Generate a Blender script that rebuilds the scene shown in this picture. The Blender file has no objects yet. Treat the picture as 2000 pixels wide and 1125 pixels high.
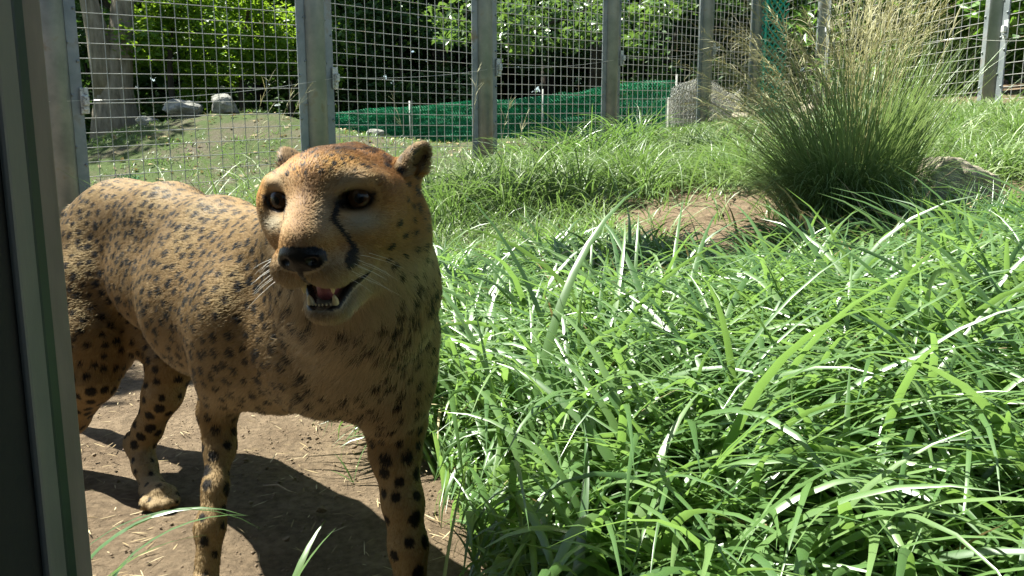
import bpy, bmesh, math, random
import numpy as np
from mathutils import Vector, Matrix, kdtree

random.seed(7)
rng = np.random.default_rng(11)
scene = bpy.context.scene

# ------------------------------------------------------------------ camera
CAM_H = 0.73
PITCH = math.radians(9.47)
F_PX = 1570.0                       # focal length in pixels of the 2000 px wide photograph
cam_d = bpy.data.cameras.new("camera")
cam_d.sensor_width = 36.0
cam_d.lens = 36.0 * F_PX / 2000.0
cam_d.clip_start = 0.02
cam_d.clip_end = 400.0
cam = bpy.data.objects.new("camera", cam_d)
cam.location = (0, 0, CAM_H)
cam.rotation_euler = (math.pi / 2 - PITCH, 0, 0)
scene.collection.objects.link(cam)
scene.camera = cam

# ------------------------------------------------------------------ sky and sun
SUN = Vector((-0.47, 0.21, 0.85)).normalized()
world = bpy.data.worlds.new("World")
scene.world = world
world.use_nodes = True
wn = world.node_tree.nodes
bg = wn["Background"]
sky = wn.new("ShaderNodeTexSky")
sky.sky_type = 'NISHITA'
sky.sun_disc = False
sky.sun_elevation = math.asin(SUN.z)
sky.sun_rotation = math.atan2(SUN.x, SUN.y)
world.node_tree.links.new(sky.outputs[0], bg.inputs[0])
bg.inputs[1].default_value = 0.05
sun_d = bpy.data.lights.new("sun", 'SUN')
sun_d.energy = 5.0
sun_d.angle = math.radians(0.5)
sun_d.color = (1.0, 0.955, 0.87)
sun = bpy.data.objects.new("sun", sun_d)
sun.rotation_euler = SUN.to_track_quat('Z', 'Y').to_euler()
sun.location = (-3, 3, 9)
scene.collection.objects.link(sun)
vs = scene.view_settings
vs.view_transform = 'Standard'
vs.look = 'None'
vs.gamma = 1.0
vs.use_curve_mapping = False
vs.exposure = 1.95
scene.cycles.max_bounces = 8
scene.cycles.transparent_max_bounces = 24
scene.cycles.sample_clamp_indirect = 6.0

# ------------------------------------------------------------------ helpers
col = scene.collection


def P(px, py, d):
    """A point at world distance y = d in the direction of a pixel of the photograph."""
    u, v = (px - 1000.0) / F_PX, -(py - 562.5) / F_PX
    c, s = math.cos(PITCH), math.sin(PITCH)
    t = d / (c + v * s)
    return Vector((t * u, d, CAM_H + t * (-s + v * c)))


def plane_h(x, y):
    return -0.269 + 0.132 * x + 0.145 * y


def ground_h(x, y):
    x = np.asarray(x, float); y = np.asarray(y, float)
    p = plane_h(x, y)
    cap = 0.90 + 0.13 * np.maximum(0, x - 1.5) + 0.04 * np.maximum(0, y - 9.5)
    cap = cap - 0.13 * np.clip((y - 7.6) / 1.2, 0, 1) * np.clip((y - x - 6.4) / .6, 0, 1)
    k = 0.12
    h = np.clip(0.5 + 0.5 * (cap - p) / k, 0, 1)
    p = cap * (1 - h) + p * h - k * h * (1 - h)
    h = np.clip(0.5 + 0.5 * (p - 0.0) / k, 0, 1)
    p = p * h + k * h * (1 - h)                       # smooth maximum with 0
    p = p + 0.50 * np.exp(-(((x + 3.3) / 1.7) ** 2 + ((y - 9.0) / 1.5) ** 2))
    p = p + 0.22 * np.exp(-(((x + 5.5) / 2.0) ** 2 + ((y - 8.5) / 2.0) ** 2))
    w = np.clip((y - 2.6) / 1.5, 0, 1)
    p = p + w * 0.02 * (np.sin(x * 3.1 + 1.0) * np.cos(y * 2.3) + 0.5 * np.sin(x * 7.3 + y * 5.1))
    return p


def on_ground(x, y, dz=0.0):
    return Vector((x, y, float(ground_h(x, y)) + dz))


def tag(o, label=None, cat=None, group=None, kind=None):
    if label: o["label"] = label
    if cat: o["category"] = cat
    if group: o["group"] = group
    if kind: o["kind"] = kind
    return o


def link(o, parent=None):
    col.objects.link(o)
    if parent is not None:
        o.parent = parent
        bpy.context.view_layer.update() if False else None
        o.matrix_parent_inverse = parent_inv.get(parent.name, Matrix.Identity(4))
    return o


parent_inv = {}


def empty(name, loc=(0, 0, 0)):
    o = bpy.data.objects.new(name, None)
    o.empty_display_size = 0.1
    o.location = loc
    col.objects.link(o)
    parent_inv[o.name] = Matrix.Translation(-Vector(loc))
    return o


def mesh_np(name, verts, faces, mat, parent=None, smooth=False, attrs=None):
    """verts (n,3) array, faces (m,3) or (m,4) array or list of lists -> ONE mesh object in world coordinates."""
    me = bpy.data.meshes.new(name)
    verts = np.asarray(verts, dtype=np.float32)
    if isinstance(faces, np.ndarray):
        m, k = faces.shape
        me.vertices.add(len(verts))
        me.vertices.foreach_set("co", verts.ravel())
        me.loops.add(m * k)
        me.loops.foreach_set("vertex_index", faces.astype(np.int32).ravel())
        me.polygons.add(m)
        me.polygons.foreach_set("loop_start", np.arange(0, m * k, k, dtype=np.int32))
        me.polygons.foreach_set("loop_total", np.full(m, k, dtype=np.int32))
    else:
        me.from_pydata([tuple(v) for v in verts], [], faces)
    if smooth:
        me.polygons.foreach_set("use_smooth", np.ones(len(me.polygons), dtype=bool))
    for an, (typ, data) in (attrs or {}).items():
        a = me.attributes.new(an, typ, 'POINT')
        a.data.foreach_set("color" if typ == 'FLOAT_COLOR' else "value", np.asarray(data, dtype=np.float32).ravel())
    me.update(calc_edges=True)
    if mat is not None:
        me.materials.append(mat)
    o = bpy.data.objects.new(name, me)
    return link(o, parent)


def mesh_bm(name, bm, mat, parent=None, smooth=False):
    me = bpy.data.meshes.new(name)
    bmesh.ops.recalc_face_normals(bm, faces=bm.faces)
    bm.to_mesh(me); bm.free()
    if smooth:
        me.polygons.foreach_set("use_smooth", np.ones(len(me.polygons), dtype=bool))
    me.materials.append(mat)
    o = bpy.data.objects.new(name, me)
    return link(o, parent)


def add_box(bm, center, size, rot=None, bevel=0.0):
    r = bmesh.ops.create_cube(bm, size=1.0)
    vs_ = r["verts"]
    M = Matrix.Translation(Vector(center)) @ (rot.to_4x4() if rot is not None else Matrix.Identity(4)) @ Matrix.Diagonal((*size, 1))
    bmesh.ops.transform(bm, matrix=M, verts=vs_)
    if bevel > 0:
        es = list({e for v in vs_ for e in v.link_edges})
        bmesh.ops.bevel(bm, geom=es, offset=bevel, segments=2, profile=0.6, affect='EDGES')


def tube_np(pts, rads, n=8, cap=True):
    """Tapered tube through points: verts, quads (as lists, end fans included)."""
    pts = [Vector(p) for p in pts]
    V, Fc = [], []
    ref = Vector((0.3, 0.9, 0.2))
    for i, p in enumerate(pts):
        t = (pts[min(i + 1, len(pts) - 1)] - pts[max(i - 1, 0)]).normalized()
        a = t.cross(ref)
        if a.length < 1e-3:
            a = t.cross(Vector((1, 0, 0)))
        a.normalize(); b = t.cross(a)
        for k in range(n):
            th = 2 * math.pi * k / n
            V.append(p + rads[i] * (math.cos(th) * a + math.sin(th) * b))
    for i in range(len(pts) - 1):
        for k in range(n):
            k2 = (k + 1) % n
            Fc.append([i * n + k, i * n + k2, (i + 1) * n + k2, (i + 1) * n + k])
    if cap:
        Fc.append([k for k in range(n)][::-1])
        Fc.append([(len(pts) - 1) * n + k for k in range(n)])
    return V, Fc


class Acc:
    """Collects pieces of one mesh."""
    def __init__(self): self.V, self.F = [], []
    def add(self, V, F):
        o = len(self.V)
        self.V.extend(tuple(v) for v in V)
        self.F.extend([i + o for i in f] for f in F)
    def tube(self, pts, rads, n=8, cap=True):
        if not isinstance(rads, (list, tuple)): rads = [rads] * len(pts)
        self.add(*tube_np(pts, rads, n, cap))
    def build(self, name, mat, parent=None, smooth=True):
        return mesh_np(name, np.array(self.V), self.F, mat, parent, smooth)


# ------------------------------------------------------------------ materials
def new_mat(name):
    m = bpy.data.materials.new(name)
    m.use_nodes = True
    nt = m.node_tree
    b = nt.nodes["Principled BSDF"]
    return m, nt, b


def noise_mat(name, cols, scale=5.0, detail=6.0, rough=0.8, spec=0.3, bump=0.0, bump_scale=None, metallic=0.0, pos=None, stretch=None, rough_var=0.0):
    m, nt, b = new_mat(name)
    tc = nt.nodes.new("ShaderNodeNewGeometry")
    src = tc.outputs["Position"]
    if stretch:
        mp = nt.nodes.new("ShaderNodeMapping"); mp.inputs["Scale"].default_value = stretch
        nt.links.new(src, mp.inputs[0]); src = mp.outputs[0]
    nz = nt.nodes.new("ShaderNodeTexNoise")
    nz.inputs["Scale"].default_value = scale; nz.inputs["Detail"].default_value = detail
    nz.inputs["Roughness"].default_value = 0.65
    nt.links.new(src, nz.inputs["Vector"])
    rp = nt.nodes.new("ShaderNodeValToRGB")
    n = len(cols)
    while len(rp.color_ramp.elements) < n: rp.color_ramp.elements.new(0.5)
    for i, c in enumerate(cols):
        e = rp.color_ramp.elements[i]
        e.position = pos[i] if pos else 0.3 + 0.4 * i / max(1, n - 1)
        e.color = (*c, 1)
    nt.links.new(nz.outputs["Fac"], rp.inputs[0])
    nt.links.new(rp.outputs[0], b.inputs["Base Color"])
    b.inputs["Roughness"].default_value = rough
    b.inputs["Specular IOR Level"].default_value = spec
    b.inputs["Metallic"].default_value = metallic
    if rough_var:
        mr = nt.nodes.new("ShaderNodeMapRange")
        mr.inputs["To Min"].default_value = rough - rough_var; mr.inputs["To Max"].default_value = rough + rough_var
        nt.links.new(nz.outputs["Fac"], mr.inputs[0]); nt.links.new(mr.outputs[0], b.inputs["Roughness"])
    if bump:
        n2 = nt.nodes.new("ShaderNodeTexNoise")
        n2.inputs["Scale"].default_value = bump_scale or scale * 4; n2.inputs["Detail"].default_value = 8
        n2.inputs["Roughness"].default_value = 0.7
        nt.links.new(src, n2.inputs["Vector"])
        bp = nt.nodes.new("ShaderNodeBump"); bp.inputs["Strength"].default_value = bump; bp.inputs["Distance"].default_value = 0.02
        nt.links.new(n2.outputs["Fac"], bp.inputs["Height"]); nt.links.new(bp.outputs[0], b.inputs["Normal"])
    return m


def leaf_mat(name, dark, mid, light, rough=0.4, spec=0.5, trans=0.35, trans_col=(0.25, 0.42, 0.04)):
    """Leaf or blade: colour by the per-piece 'tint' attribute, glossy top, light shining through."""
    m, nt, b = new_mat(name)
    at = nt.nodes.new("ShaderNodeAttribute"); at.attribute_name = "tint"
    rp = nt.nodes.new("ShaderNodeValToRGB")
    rp.color_ramp.elements.new(0.5)
    for e, p_, c in zip(rp.color_ramp.elements, (0.0, 0.5, 1.0), (dark, mid, light)):
        e.position = p_; e.color = (*c, 1)
    nt.links.new(at.outputs["Fac"], rp.inputs[0])
    nt.links.new(rp.outputs[0], b.inputs["Base Color"])
    b.inputs["Roughness"].default_value = rough
    b.inputs["Specular IOR Level"].default_value = spec
    tr = nt.nodes.new("ShaderNodeBsdfTranslucent")
    mx = nt.nodes.new("ShaderNodeMix"); mx.data_type = 'RGBA'; mx.blend_type = 'MIX'
    mx.inputs[0].default_value = 0.65
    nt.links.new(rp.outputs[0], mx.inputs[6]); mx.inputs[7].default_value = (*trans_col, 1)
    nt.links.new(mx.outputs[2], tr.inputs[0])
    ms = nt.nodes.new("ShaderNodeMixShader"); ms.inputs[0].default_value = trans
    nt.links.new(b.outputs[0], ms.inputs[1]); nt.links.new(tr.outputs[0], ms.inputs[2])
    nt.links.new(ms.outputs[0], nt.nodes["Material Output"].inputs[0])
    return m


def value_noise(p, scale, seed=0):
    """Smooth value noise of (n,3) points, 0..1."""
    q = np.asarray(p) * scale + seed * 17.31
    i = np.floor(q).astype(np.int64); f = q - i
    f = f * f * (3 - 2 * f)
    def hsh(ix, iy, iz):
        n = (ix * 374761393 + iy * 668265263 + iz * 2147483647 + seed * 974711) & 0x7fffffff
        n = ((n ^ (n >> 13)) * 1274126177) & 0x7fffffff
        return ((n ^ (n >> 16)) & 0xffff) / 65535.0
    r = 0
    for dx in (0, 1):
        for dy in (0, 1):
            for dz in (0, 1):
                w = (f[:, 0] if dx else 1 - f[:, 0]) * (f[:, 1] if dy else 1 - f[:, 1]) * (f[:, 2] if dz else 1 - f[:, 2])
                r = r + w * hsh(i[:, 0] + dx, i[:, 1] + dy, i[:, 2] + dz)
    return r


def smooth01(x, a, b):
    t = np.clip((x - a) / (b - a), 0, 1)
    return t * t * (3 - 2 * t)

# ------------------------------------------------------------------ ground
def make_ground():
    ys = np.concatenate([np.arange(-6, .6, .6), np.arange(.6, 4.8, .03), np.arange(4.8, 12, .12), np.arange(12, 40, 1.5), np.arange(40, 261, 20)])
    xs = np.concatenate([np.arange(-200, -20, 20), np.arange(-20, -6, 1.4), np.arange(-6, -1.8, .12), np.arange(-1.8, 2.2, .03), np.arange(2.2, 6, .12), np.arange(6, 20, 1.4), np.arange(20, 201, 20)])
    X, Y = np.meshgrid(xs, ys, indexing='ij')
    Z = ground_h(X, np.minimum(Y, 60))
    pts = np.stack([X.ravel(), Y.ravel(), np.zeros(X.size)], 1)
    near = ((Y.ravel() > .6) & (Y.ravel() < 4.75) & (X.ravel() > -1.8) & (X.ravel() < 2.15)).astype(float)
    Z = Z.ravel() + near * ((value_noise(pts, 4, 5) - .5) * .02 + (value_noise(pts, 13, 6) - .5) * .018 + (value_noise(pts, 31, 8) - .5) * .006 - .005)
    Z = Z + (1 - near) * (value_noise(pts, 2.5, 7) - .5) * .04
    nx, ny = X.shape
    i, j = np.meshgrid(np.arange(nx - 1), np.arange(ny - 1), indexing='ij')
    a = (i * ny + j).ravel()
    Fq = np.stack([a, a + ny, a + ny + 1, a + 1], 1)
    m, nt, b = new_mat("bare_earth")
    geo = nt.nodes.new("ShaderNodeNewGeometry")
    n1 = nt.nodes.new("ShaderNodeTexNoise"); n1.inputs["Scale"].default_value = 3.0; n1.inputs["Detail"].default_value = 9; n1.inputs["Roughness"].default_value = .7
    n2 = nt.nodes.new("ShaderNodeTexNoise"); n2.inputs["Scale"].default_value = 60.0; n2.inputs["Detail"].default_value = 6
    n3 = nt.nodes.new("ShaderNodeTexNoise"); n3.inputs["Scale"].default_value = 1.6; n3.inputs["Detail"].default_value = 7; n3.inputs["Roughness"].default_value = .7
    for n in (n1, n2, n3): nt.links.new(geo.outputs["Position"], n.inputs["Vector"])
    r1 = nt.nodes.new("ShaderNodeValToRGB")
    r1.color_ramp.elements[0].position = .3; r1.color_ramp.elements[0].color = (.145, .10, .062, 1)
    r1.color_ramp.elements[1].position = .7; r1.color_ramp.elements[1].color = (.30, .222, .145, 1)
    nt.links.new(n1.outputs["Fac"], r1.inputs[0])
    r2 = nt.nodes.new("ShaderNodeValToRGB")
    r2.color_ramp.elements[0].position = .35; r2.color_ramp.elements[0].color = (.55, .55, .55, 1)
    r2.color_ramp.elements[1].position = .65; r2.color_ramp.elements[1].color = (1, 1, 1, 1)
    nt.links.new(n2.outputs["Fac"], r2.inputs[0])
    mu = nt.nodes.new("ShaderNodeMix"); mu.data_type = 'RGBA'; mu.blend_type = 'MULTIPLY'; mu.inputs[0].default_value = .8
    nt.links.new(r1.outputs[0], mu.inputs[6]); nt.links.new(r2.outputs[0], mu.inputs[7])
    # beyond the fence: moss and short weeds over grey gravel
    sx = nt.nodes.new("ShaderNodeSeparateXYZ"); nt.links.new(geo.outputs["Position"], sx.inputs[0])
    dd = nt.nodes.new("ShaderNodeMath"); dd.operation = 'SUBTRACT'
    nt.links.new(sx.outputs["Y"], dd.inputs[0]); nt.links.new(sx.outputs["X"], dd.inputs[1])
    mr = nt.nodes.new("ShaderNodeMapRange"); mr.inputs["From Min"].default_value = 6.3; mr.inputs["From Max"].default_value = 6.7
    nt.links.new(dd.outputs[0], mr.inputs[0])
    r3 = nt.nodes.new("ShaderNodeValToRGB")
    cols = ((.30, (.11, .095, .07)), (.42, (.095, .09, .052)), (.50, (.06, .085, .028)), (.7, (.085, .12, .036)))
    while len(r3.color_ramp.elements) < 4: r3.color_ramp.elements.new(.5)
    for e, (p_, c_) in zip(r3.color_ramp.elements, cols): e.position = p_; e.color = (*c_, 1)
    nt.links.new(n3.outputs["Fac"], r3.inputs[0])
    m2 = nt.nodes.new("ShaderNodeMix"); m2.data_type = 'RGBA'
    nt.links.new(mr.outputs[0], m2.inputs[0]); nt.links.new(mu.outputs[2], m2.inputs[6]); nt.links.new(r3.outputs[0], m2.inputs[7])
    nt.links.new(m2.outputs[2], b.inputs["Base Color"])
    b.inputs["Roughness"].default_value = .95; b.inputs["Specular IOR Level"].default_value = .15
    n4 = nt.nodes.new("ShaderNodeTexNoise"); n4.inputs["Scale"].default_value = 28; n4.inputs["Detail"].default_value = 12; n4.inputs["Roughness"].default_value = .75
    nt.links.new(geo.outputs["Position"], n4.inputs["Vector"])
    bp = nt.nodes.new("ShaderNodeBump"); bp.inputs["Strength"].default_value = 1.0; bp.inputs["Distance"].default_value = .03
    nt.links.new(n4.outputs["Fac"], bp.inputs["Height"]); nt.links.new(bp.outputs[0], b.inputs["Normal"])
    o = mesh_np("ground", np.stack([X.ravel(), Y.ravel(), Z], 1), Fq, m, None, True)
    tag(o, "bare brown earth and mossy slope of the enclosure", "ground", kind="structure")


make_ground()

# ------------------------------------------------------------------ viewing window and shelter
alu = noise_mat("weathered_aluminium", [(.09, .10, .08), (.14, .147, .118), (.18, .178, .138)], scale=6, rough=.5, spec=.4, bump=.1, stretch=(3, 3, .6))
alu_pink = noise_mat("stained_aluminium", [(.13, .11, .085), (.22, .185, .145)], scale=14, rough=.55, spec=.4, bump=.1, stretch=(2, 2, .5))
gasket = noise_mat("green_black_gasket", [(.008, .022, .018), (.015, .035, .028)], scale=20, rough=.45, spec=.4)
dark_wall = noise_mat("dark_painted_board", [(.022, .026, .02), (.034, .036, .027)], scale=8, rough=.85, spec=.2, bump=.15)

WY = 0.46                                    # the pane's plane
win = empty("viewing_window", (-0.30, WY, 0))
tag(win, "weathered aluminium window frame with dark green gasket holding the viewing glass", "window")


def vbox(name, x0, x1, y0, y1, z0, z1, mat, parent, bev=.002):
    bm = bmesh.new()
    add_box(bm, ((x0 + x1) / 2, (y0 + y1) / 2, (z0 + z1) / 2), (x1 - x0, y1 - y0, z1 - z0), bevel=bev)
    return mesh_bm(name, bm, mat, parent)


def fx(px, y): return float(P(px, 560, y).x)


z0, z1 = -0.02, 2.15
yj = WY
# side jamb, strip by strip from the dark wall to the glass
xe = [fx(24, yj - .03), fx(62, yj - .02), fx(75, yj - .01), fx(95, yj - .004), fx(116, yj + .014)]
vbox("frame_strip", xe[0], xe[1], yj - .030, yj + .012, z0, z1, alu, win)
vbox("gasket", xe[1] + .0005, xe[2] - .0005, yj - .014, yj + .010, z0, z1, gasket, win)
vbox("frame_strip", xe[2], xe[3], yj - .012, yj + .013, z0, z1, alu, win)
vbox("frame_strip", xe[3] + .0005, xe[4], yj - .006, yj + .014, z0, z1, alu_pink, win)
XR = 1.60
vbox("frame_strip", XR, XR + .04, yj - .035, yj + .02, z0, z1, alu, win)
vbox("sill", xe[0], XR + .04, yj - .05, yj + .04, z0 - .06, z0 - .001, alu, win)
vbox("head_rail", xe[0], XR + .04, yj - .035, yj + .02, z1 + .001, z1 + .05, alu, win)
glass, nt, b = new_mat("clear_glass")
nt.nodes.remove(b)
tr = nt.nodes.new("ShaderNodeBsdfTransparent"); tr.inputs[0].default_value = (.955, .975, .965, 1)
nt.links.new(tr.outputs[0], nt.nodes["Material Output"].inputs[0])
gp = vbox("glass_pane", xe[4] - .004, XR + .005, yj + .008, yj + .016, z0 - .004, z1 + .004, glass, win, bev=0)

shel = empty("viewing_shelter", (-1.6, 0.3, 0))
tag(shel, "dark shelter wall beside the aluminium window frame", "shelter")
xw = xe[0] - .0006
vbox("wall_board", -2.0, xw, yj - .075, yj - .02, -.1, 2.5, dark_wall, shel, .003)
vbox("wall_board", xw, XR + .0394, yj - .055, yj - .002, -.4, z0 - .062, dark_wall, shel, 0)
vbox("wall_board", xw, XR + .0394, yj - .055, yj - .002, z1 + .052, 2.5, dark_wall, shel, 0)
vbox("wall_board", XR + .042, 3.2, yj - .055, yj - .002, -.1, 2.5, dark_wall, shel, .003)
vbox("roof", -2.3, 3.5, -3.2, yj + .25, 2.502, 2.58, dark_wall, shel, .003)
vbox("back_wall", -2.0, 3.2, -3.0, -2.92, -.1, 1.2, dark_wall, shel, .003)
vbox("floor_slab", -2.0, 3.2, -2.918, yj - .08, -.1, -.02, dark_wall, shel, 0)
vbox("side_wall", -2.06, -2.002, -3.0, yj - .08, -.1, 2.5, dark_wall, shel, .003)

# ------------------------------------------------------------------ fences
galv = noise_mat("galvanised_steel", [(.15, .175, .18), (.22, .245, .25), (.28, .30, .30), (.22, .175, .12)], scale=5, detail=8, rough=.48, spec=.5, metallic=.35, bump=.08, bump_scale=40, pos=[.28, .46, .58, .70], rough_var=.12)
wire_mat = noise_mat("welded_wire", [(.26, .265, .25), (.40, .40, .375), (.30, .23, .16)], scale=9, detail=5, rough=.42, spec=.5, metallic=.3, pos=[.3, .55, .72])
insul_mat = noise_mat("insulator_ceramic", [(.35, .36, .34), (.62, .63, .6), (.10, .10, .10)], scale=45, rough=.3, spec=.5, pos=[.35, .5, .68])
thin_wire = noise_mat("thin_bright_wire", [(.5, .5, .48), (.7, .7, .67)], scale=20, rough=.3, spec=.5, metallic=.6)
CELL = 0.075
FH = 3.6                                        # fence height above the ground


def cyl_between(a, p0, p1, r, n=6): a.tube([p0, p1], [r, r], n)


def post(xy, zb, fence, along, insul_z=None, side=0.12, pipe=.062, left=True, right=True):
    """Round galvanised post with a flat bar on each side, bolts, and an insulator for the wire."""
    x, y = xy
    al = Vector((along[0], along[1], 0)).normalized()
    nrm = Vector((al.y, -al.x, 0))                       # towards the camera
    root = Vector((x, y, zb))
    a = Acc(); a.tube([root + Vector((0, 0, -.25)), root + Vector((0, 0, FH))], pipe, 20)
    p_ = a.build("post", galv, fence)
    rot = Matrix((al, nrm, Vector((0, 0, 1)))).transposed()
    for s, on in ((-1, left), (1, right)):
        if not on: continue
        bm = bmesh.new()
        add_box(bm, root + al * s * (pipe + .027) + nrm * .012 + Vector((0, 0, FH / 2 - .1)), (.056, .008, FH), rot, .0015)
        mesh_bm("flat_bar", bm, galv, p_)
        bl = Acc()
        k = 0.12
        while k < FH - .2:
            c = root + al * s * (pipe + .044) + nrm * .016 + Vector((0, 0, k))
            bl.tube([c, c + nrm * .007], [.009, .007], 6)
            c2 = root + al * s * (pipe + .004) + nrm * .016 + Vector((0, 0, k + .09))
            bl.tube([c2, c2 + nrm * .007], [.008, .006], 6)
            k += .26
        tag(bl.build("bolts", galv, p_), kind="stuff")
    if insul_z is not None:
        c = Vector((x, y, insul_z)) + al * (pipe + .058) + nrm * .028
        bm = bmesh.new()
        add_box(bm, c, (.04, .012, .13), rot, .004)
        add_box(bm, c + nrm * .02, (.03, .028, .05), rot, .008)
        add_box(bm, c + nrm * .014 + Vector((0, 0, -.04)), (.022, .016, .02), rot, .004)
        mesh_bm("insulator", bm, insul_mat, p_)
    return p_


def mesh_panel(p0, p1, zb0, slope, height, fence, r=.0024, cell=CELL):
    """Welded square mesh between two plan points; bars follow the slope."""
    p0, p1 = Vector((*p0, 0)), Vector((*p1, 0))
    L = (p1 - p0).length; d = (p1 - p0) / L
    nrm = Vector((d.y, -d.x, 0))
    a = Acc()
    nv = int(L / cell)
    off = (L - nv * cell) / 2
    for i in range(nv + 1):
        t = off + i * cell
        b0 = p0 + d * t; zz = zb0 + slope * t
        jit = random.uniform(-.002, .002)
        a.tube([b0 + Vector((jit, 0, zz - .1)), b0 + Vector((0, 0, zz + height))], r, 5, False)
    nh = int(height / cell)
    for k in range(nh + 1):
        h_ = k * cell - .08
        a.tube([p0 + nrm * r * 1.9 + Vector((0, 0, zb0 + h_)), p1 + nrm * r * 1.9 + Vector((0, 0, zb0 + slope * L + h_))], r, 5, False)
    return a.build("mesh_panel", wire_mat, fence)


f1 = empty("mesh_fence", (-2.3, 4.15, 0.1))
tag(f1, "galvanised welded-mesh fence climbing the slope in front of the green netting", "fence")
along1 = (1.06, 1.04)
posts1 = [(-2.30, 4.15), (-1.235, 5.19), (-0.215, 6.23), (0.86, 7.27), (1.925, 8.31), (2.63, 9.0)]
ins_px = [195, 150, 130, 112, 95, 98]
base_z = []
ins_pts = []
for i, ((x, y), iy) in enumerate(zip(posts1, ins_px)):
    px = 1000 + F_PX * x / y
    zi = P(px, iy, y).z
    zb = float(ground_h(x, y))
    base_z.append(zb)
    post((x, y), zb, f1, along1, zi, pipe=.07 if i < 5 else .06)
    a1 = Vector((*along1, 0)).normalized()
    ins_pts.append(Vector((x, y, zi)) + a1 * .125 + Vector((a1.y, -a1.x, 0)) * .062)
al1 = Vector((*along1, 0)).normalized()
slopes = [.055, .02, .04, .045, .045]
for i in range(5):
    a_ = Vector((*posts1[i], 0)) + al1 * .085; b_ = Vector((*posts1[i + 1], 0)) - al1 * .085
    zmid = (base_z[i] + base_z[i + 1]) / 2
    L = (b_ - a_).length
    z0_ = zmid - slopes[i] * L / 2 - .12
    mesh_panel(a_[:2], b_[:2], z0_, slopes[i], FH, f1)
# the first post's other neighbour, beyond the window frame
pm = (posts1[0][0] - 1.06, posts1[0][1] - 1.04)
mesh_panel((pm[0] + .06, pm[1] + .06), (posts1[0][0] - .06, posts1[0][1] - .06), .0, .05, FH, f1)
a = Acc()
prev = Vector((pm[0], pm[1], ins_pts[0].z - .02))
for q in ins_pts:
    seg = []
    for t in np.linspace(0, 1, 12):
        p_ = prev.lerp(q, float(t)); p_.z -= .03 * 4 * t * (1 - t)
        seg.append(p_)
    a.tube(seg, .0011, 5)
    prev = q
a.build("electric_wire", thin_wire, f1)

# fence on the bank at the side
f2 = empty("mesh_fence", (2.9, 9.3, 0.9))
tag(f2, "galvanised welded-mesh fence on the bank behind the tall flowering grass", "fence")
c0 = Vector((2.95, 9.25, 0)); dr = Vector((.63, -3.1, 0)).normalized()
posts2 = [c0 + dr * .9, c0 + dr * 3.15, c0 + dr * 5.4]
ends = [c0] + posts2
zb2 = []
for i, q in enumerate(posts2):
    zb = float(ground_h(q.x, q.y)); zb2.append(zb)
    post((q.x, q.y), zb, f2, (dr.x, dr.y), None if i == 2 else P(1000 + F_PX * q.x / q.y, 62, q.y).z, pipe=.06)
for i in range(3):
    a_, b_ = ends[i] + dr * .09, ends[i + 1] - dr * .09
    zz = float(ground_h((a_.x + b_.x) / 2, (a_.y + b_.y) / 2))
    L = (b_ - a_).length
    mesh_panel(a_[:2], b_[:2], zz - .1, -.01, FH, f2, cell=.085)
a = Acc()
q0 = P(1660, 88, ends[1].y); q1 = P(1895, 74, posts2[1].y) + Vector((-.08, -.03, 0)); q2 = P(2120, 66, posts2[2].y)
for u_, v_ in ((q0, q1), (q1, q2)):
    a.tube([u_.lerp(v_, t) + Vector((0, 0, -.03 * 4 * t * (1 - t))) for t in (0, .25, .5, .75, 1)], .0016, 5)
a.build("electric_wire", thin_wire, f2)

# ------------------------------------------------------------------ nets
def net(name, mat, path, heights, cell, r, parent=None, layers=((0, 0),), wave=.03, base=None):
    """Diamond netting hung along a plan path; real strands, one mesh."""
    path = [Vector(p_) for p_ in path]
    cum = [0.0]
    for p_, q_ in zip(path[:-1], path[1:]): cum.append(cum[-1] + (q_ - p_).length)
    L = cum[-1]
    cumn = np.array(cum)
    PX = np.array([p_.x for p_ in path]); PY = np.array([p_.y for p_ in path])
    HT = np.array(heights); 
    V, Fc = [], []
    for lay, (oy, ph) in enumerate(layers):
        nu = int(L / cell); nv = max(2, int(max(heights) / (cell * .62)))
        U, W = np.meshgrid(np.arange(nu + 1), np.arange(nv + 1), indexing='ij')
        uu = (U + .5 * (W % 2)) * cell + ph * cell
        uu = np.clip(uu, 0, L)
        x = np.interp(uu, cumn, PX); y = np.interp(uu, cumn, PY); h = np.interp(uu, cumn, HT)
        g = ground_h(x, y) if base is None else np.interp(uu, cumn, np.array(base))
        fr = W / nv
        pts = np.stack([x.ravel(), y.ravel(), fr.ravel() * 3], 1)
        wob = (value_noise(pts, 2.2, 50 + lay) - .5).reshape(x.shape) * 2 * wave + (value_noise(pts, 9, 60 + lay) - .5).reshape(x.shape) * wave
        z = g - .02 + h * fr + (value_noise(pts, 5, 70 + lay) - .5).reshape(x.shape) * .04 * fr
        Pn = np.stack([x + wob * .3, y + wob + oy, z], -1)
        for i in range(nu):
            for j in range(nv):
                for i2 in ((i, i + 1) if j % 2 else (i - 1, i)):
                    if i2 < 0 or i2 > nu: continue
                    p0, p1 = Pn[i, j], Pn[i2, j + 1]
                    d_ = p1 - p0; ln = np.linalg.norm(d_)
                    if ln < 1e-4 or ln > cell * 3: continue
                    s = np.array((d_[2], 0, -d_[0])) / ln * r
                    t = np.array((0, r, 0))
                    o_ = len(V)
                    for e in (p0, p1): V.extend((e + s, e - s * .5 + t, e - s * .5 - t))
                    Fc.extend(([o_, o_ + 1, o_ + 4, o_ + 3], [o_ + 1, o_ + 2, o_ + 5, o_ + 4], [o_ + 2, o_, o_ + 3, o_ + 5]))
    return mesh_np(name, np.array(V), np.array(Fc), mat, parent)


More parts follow.
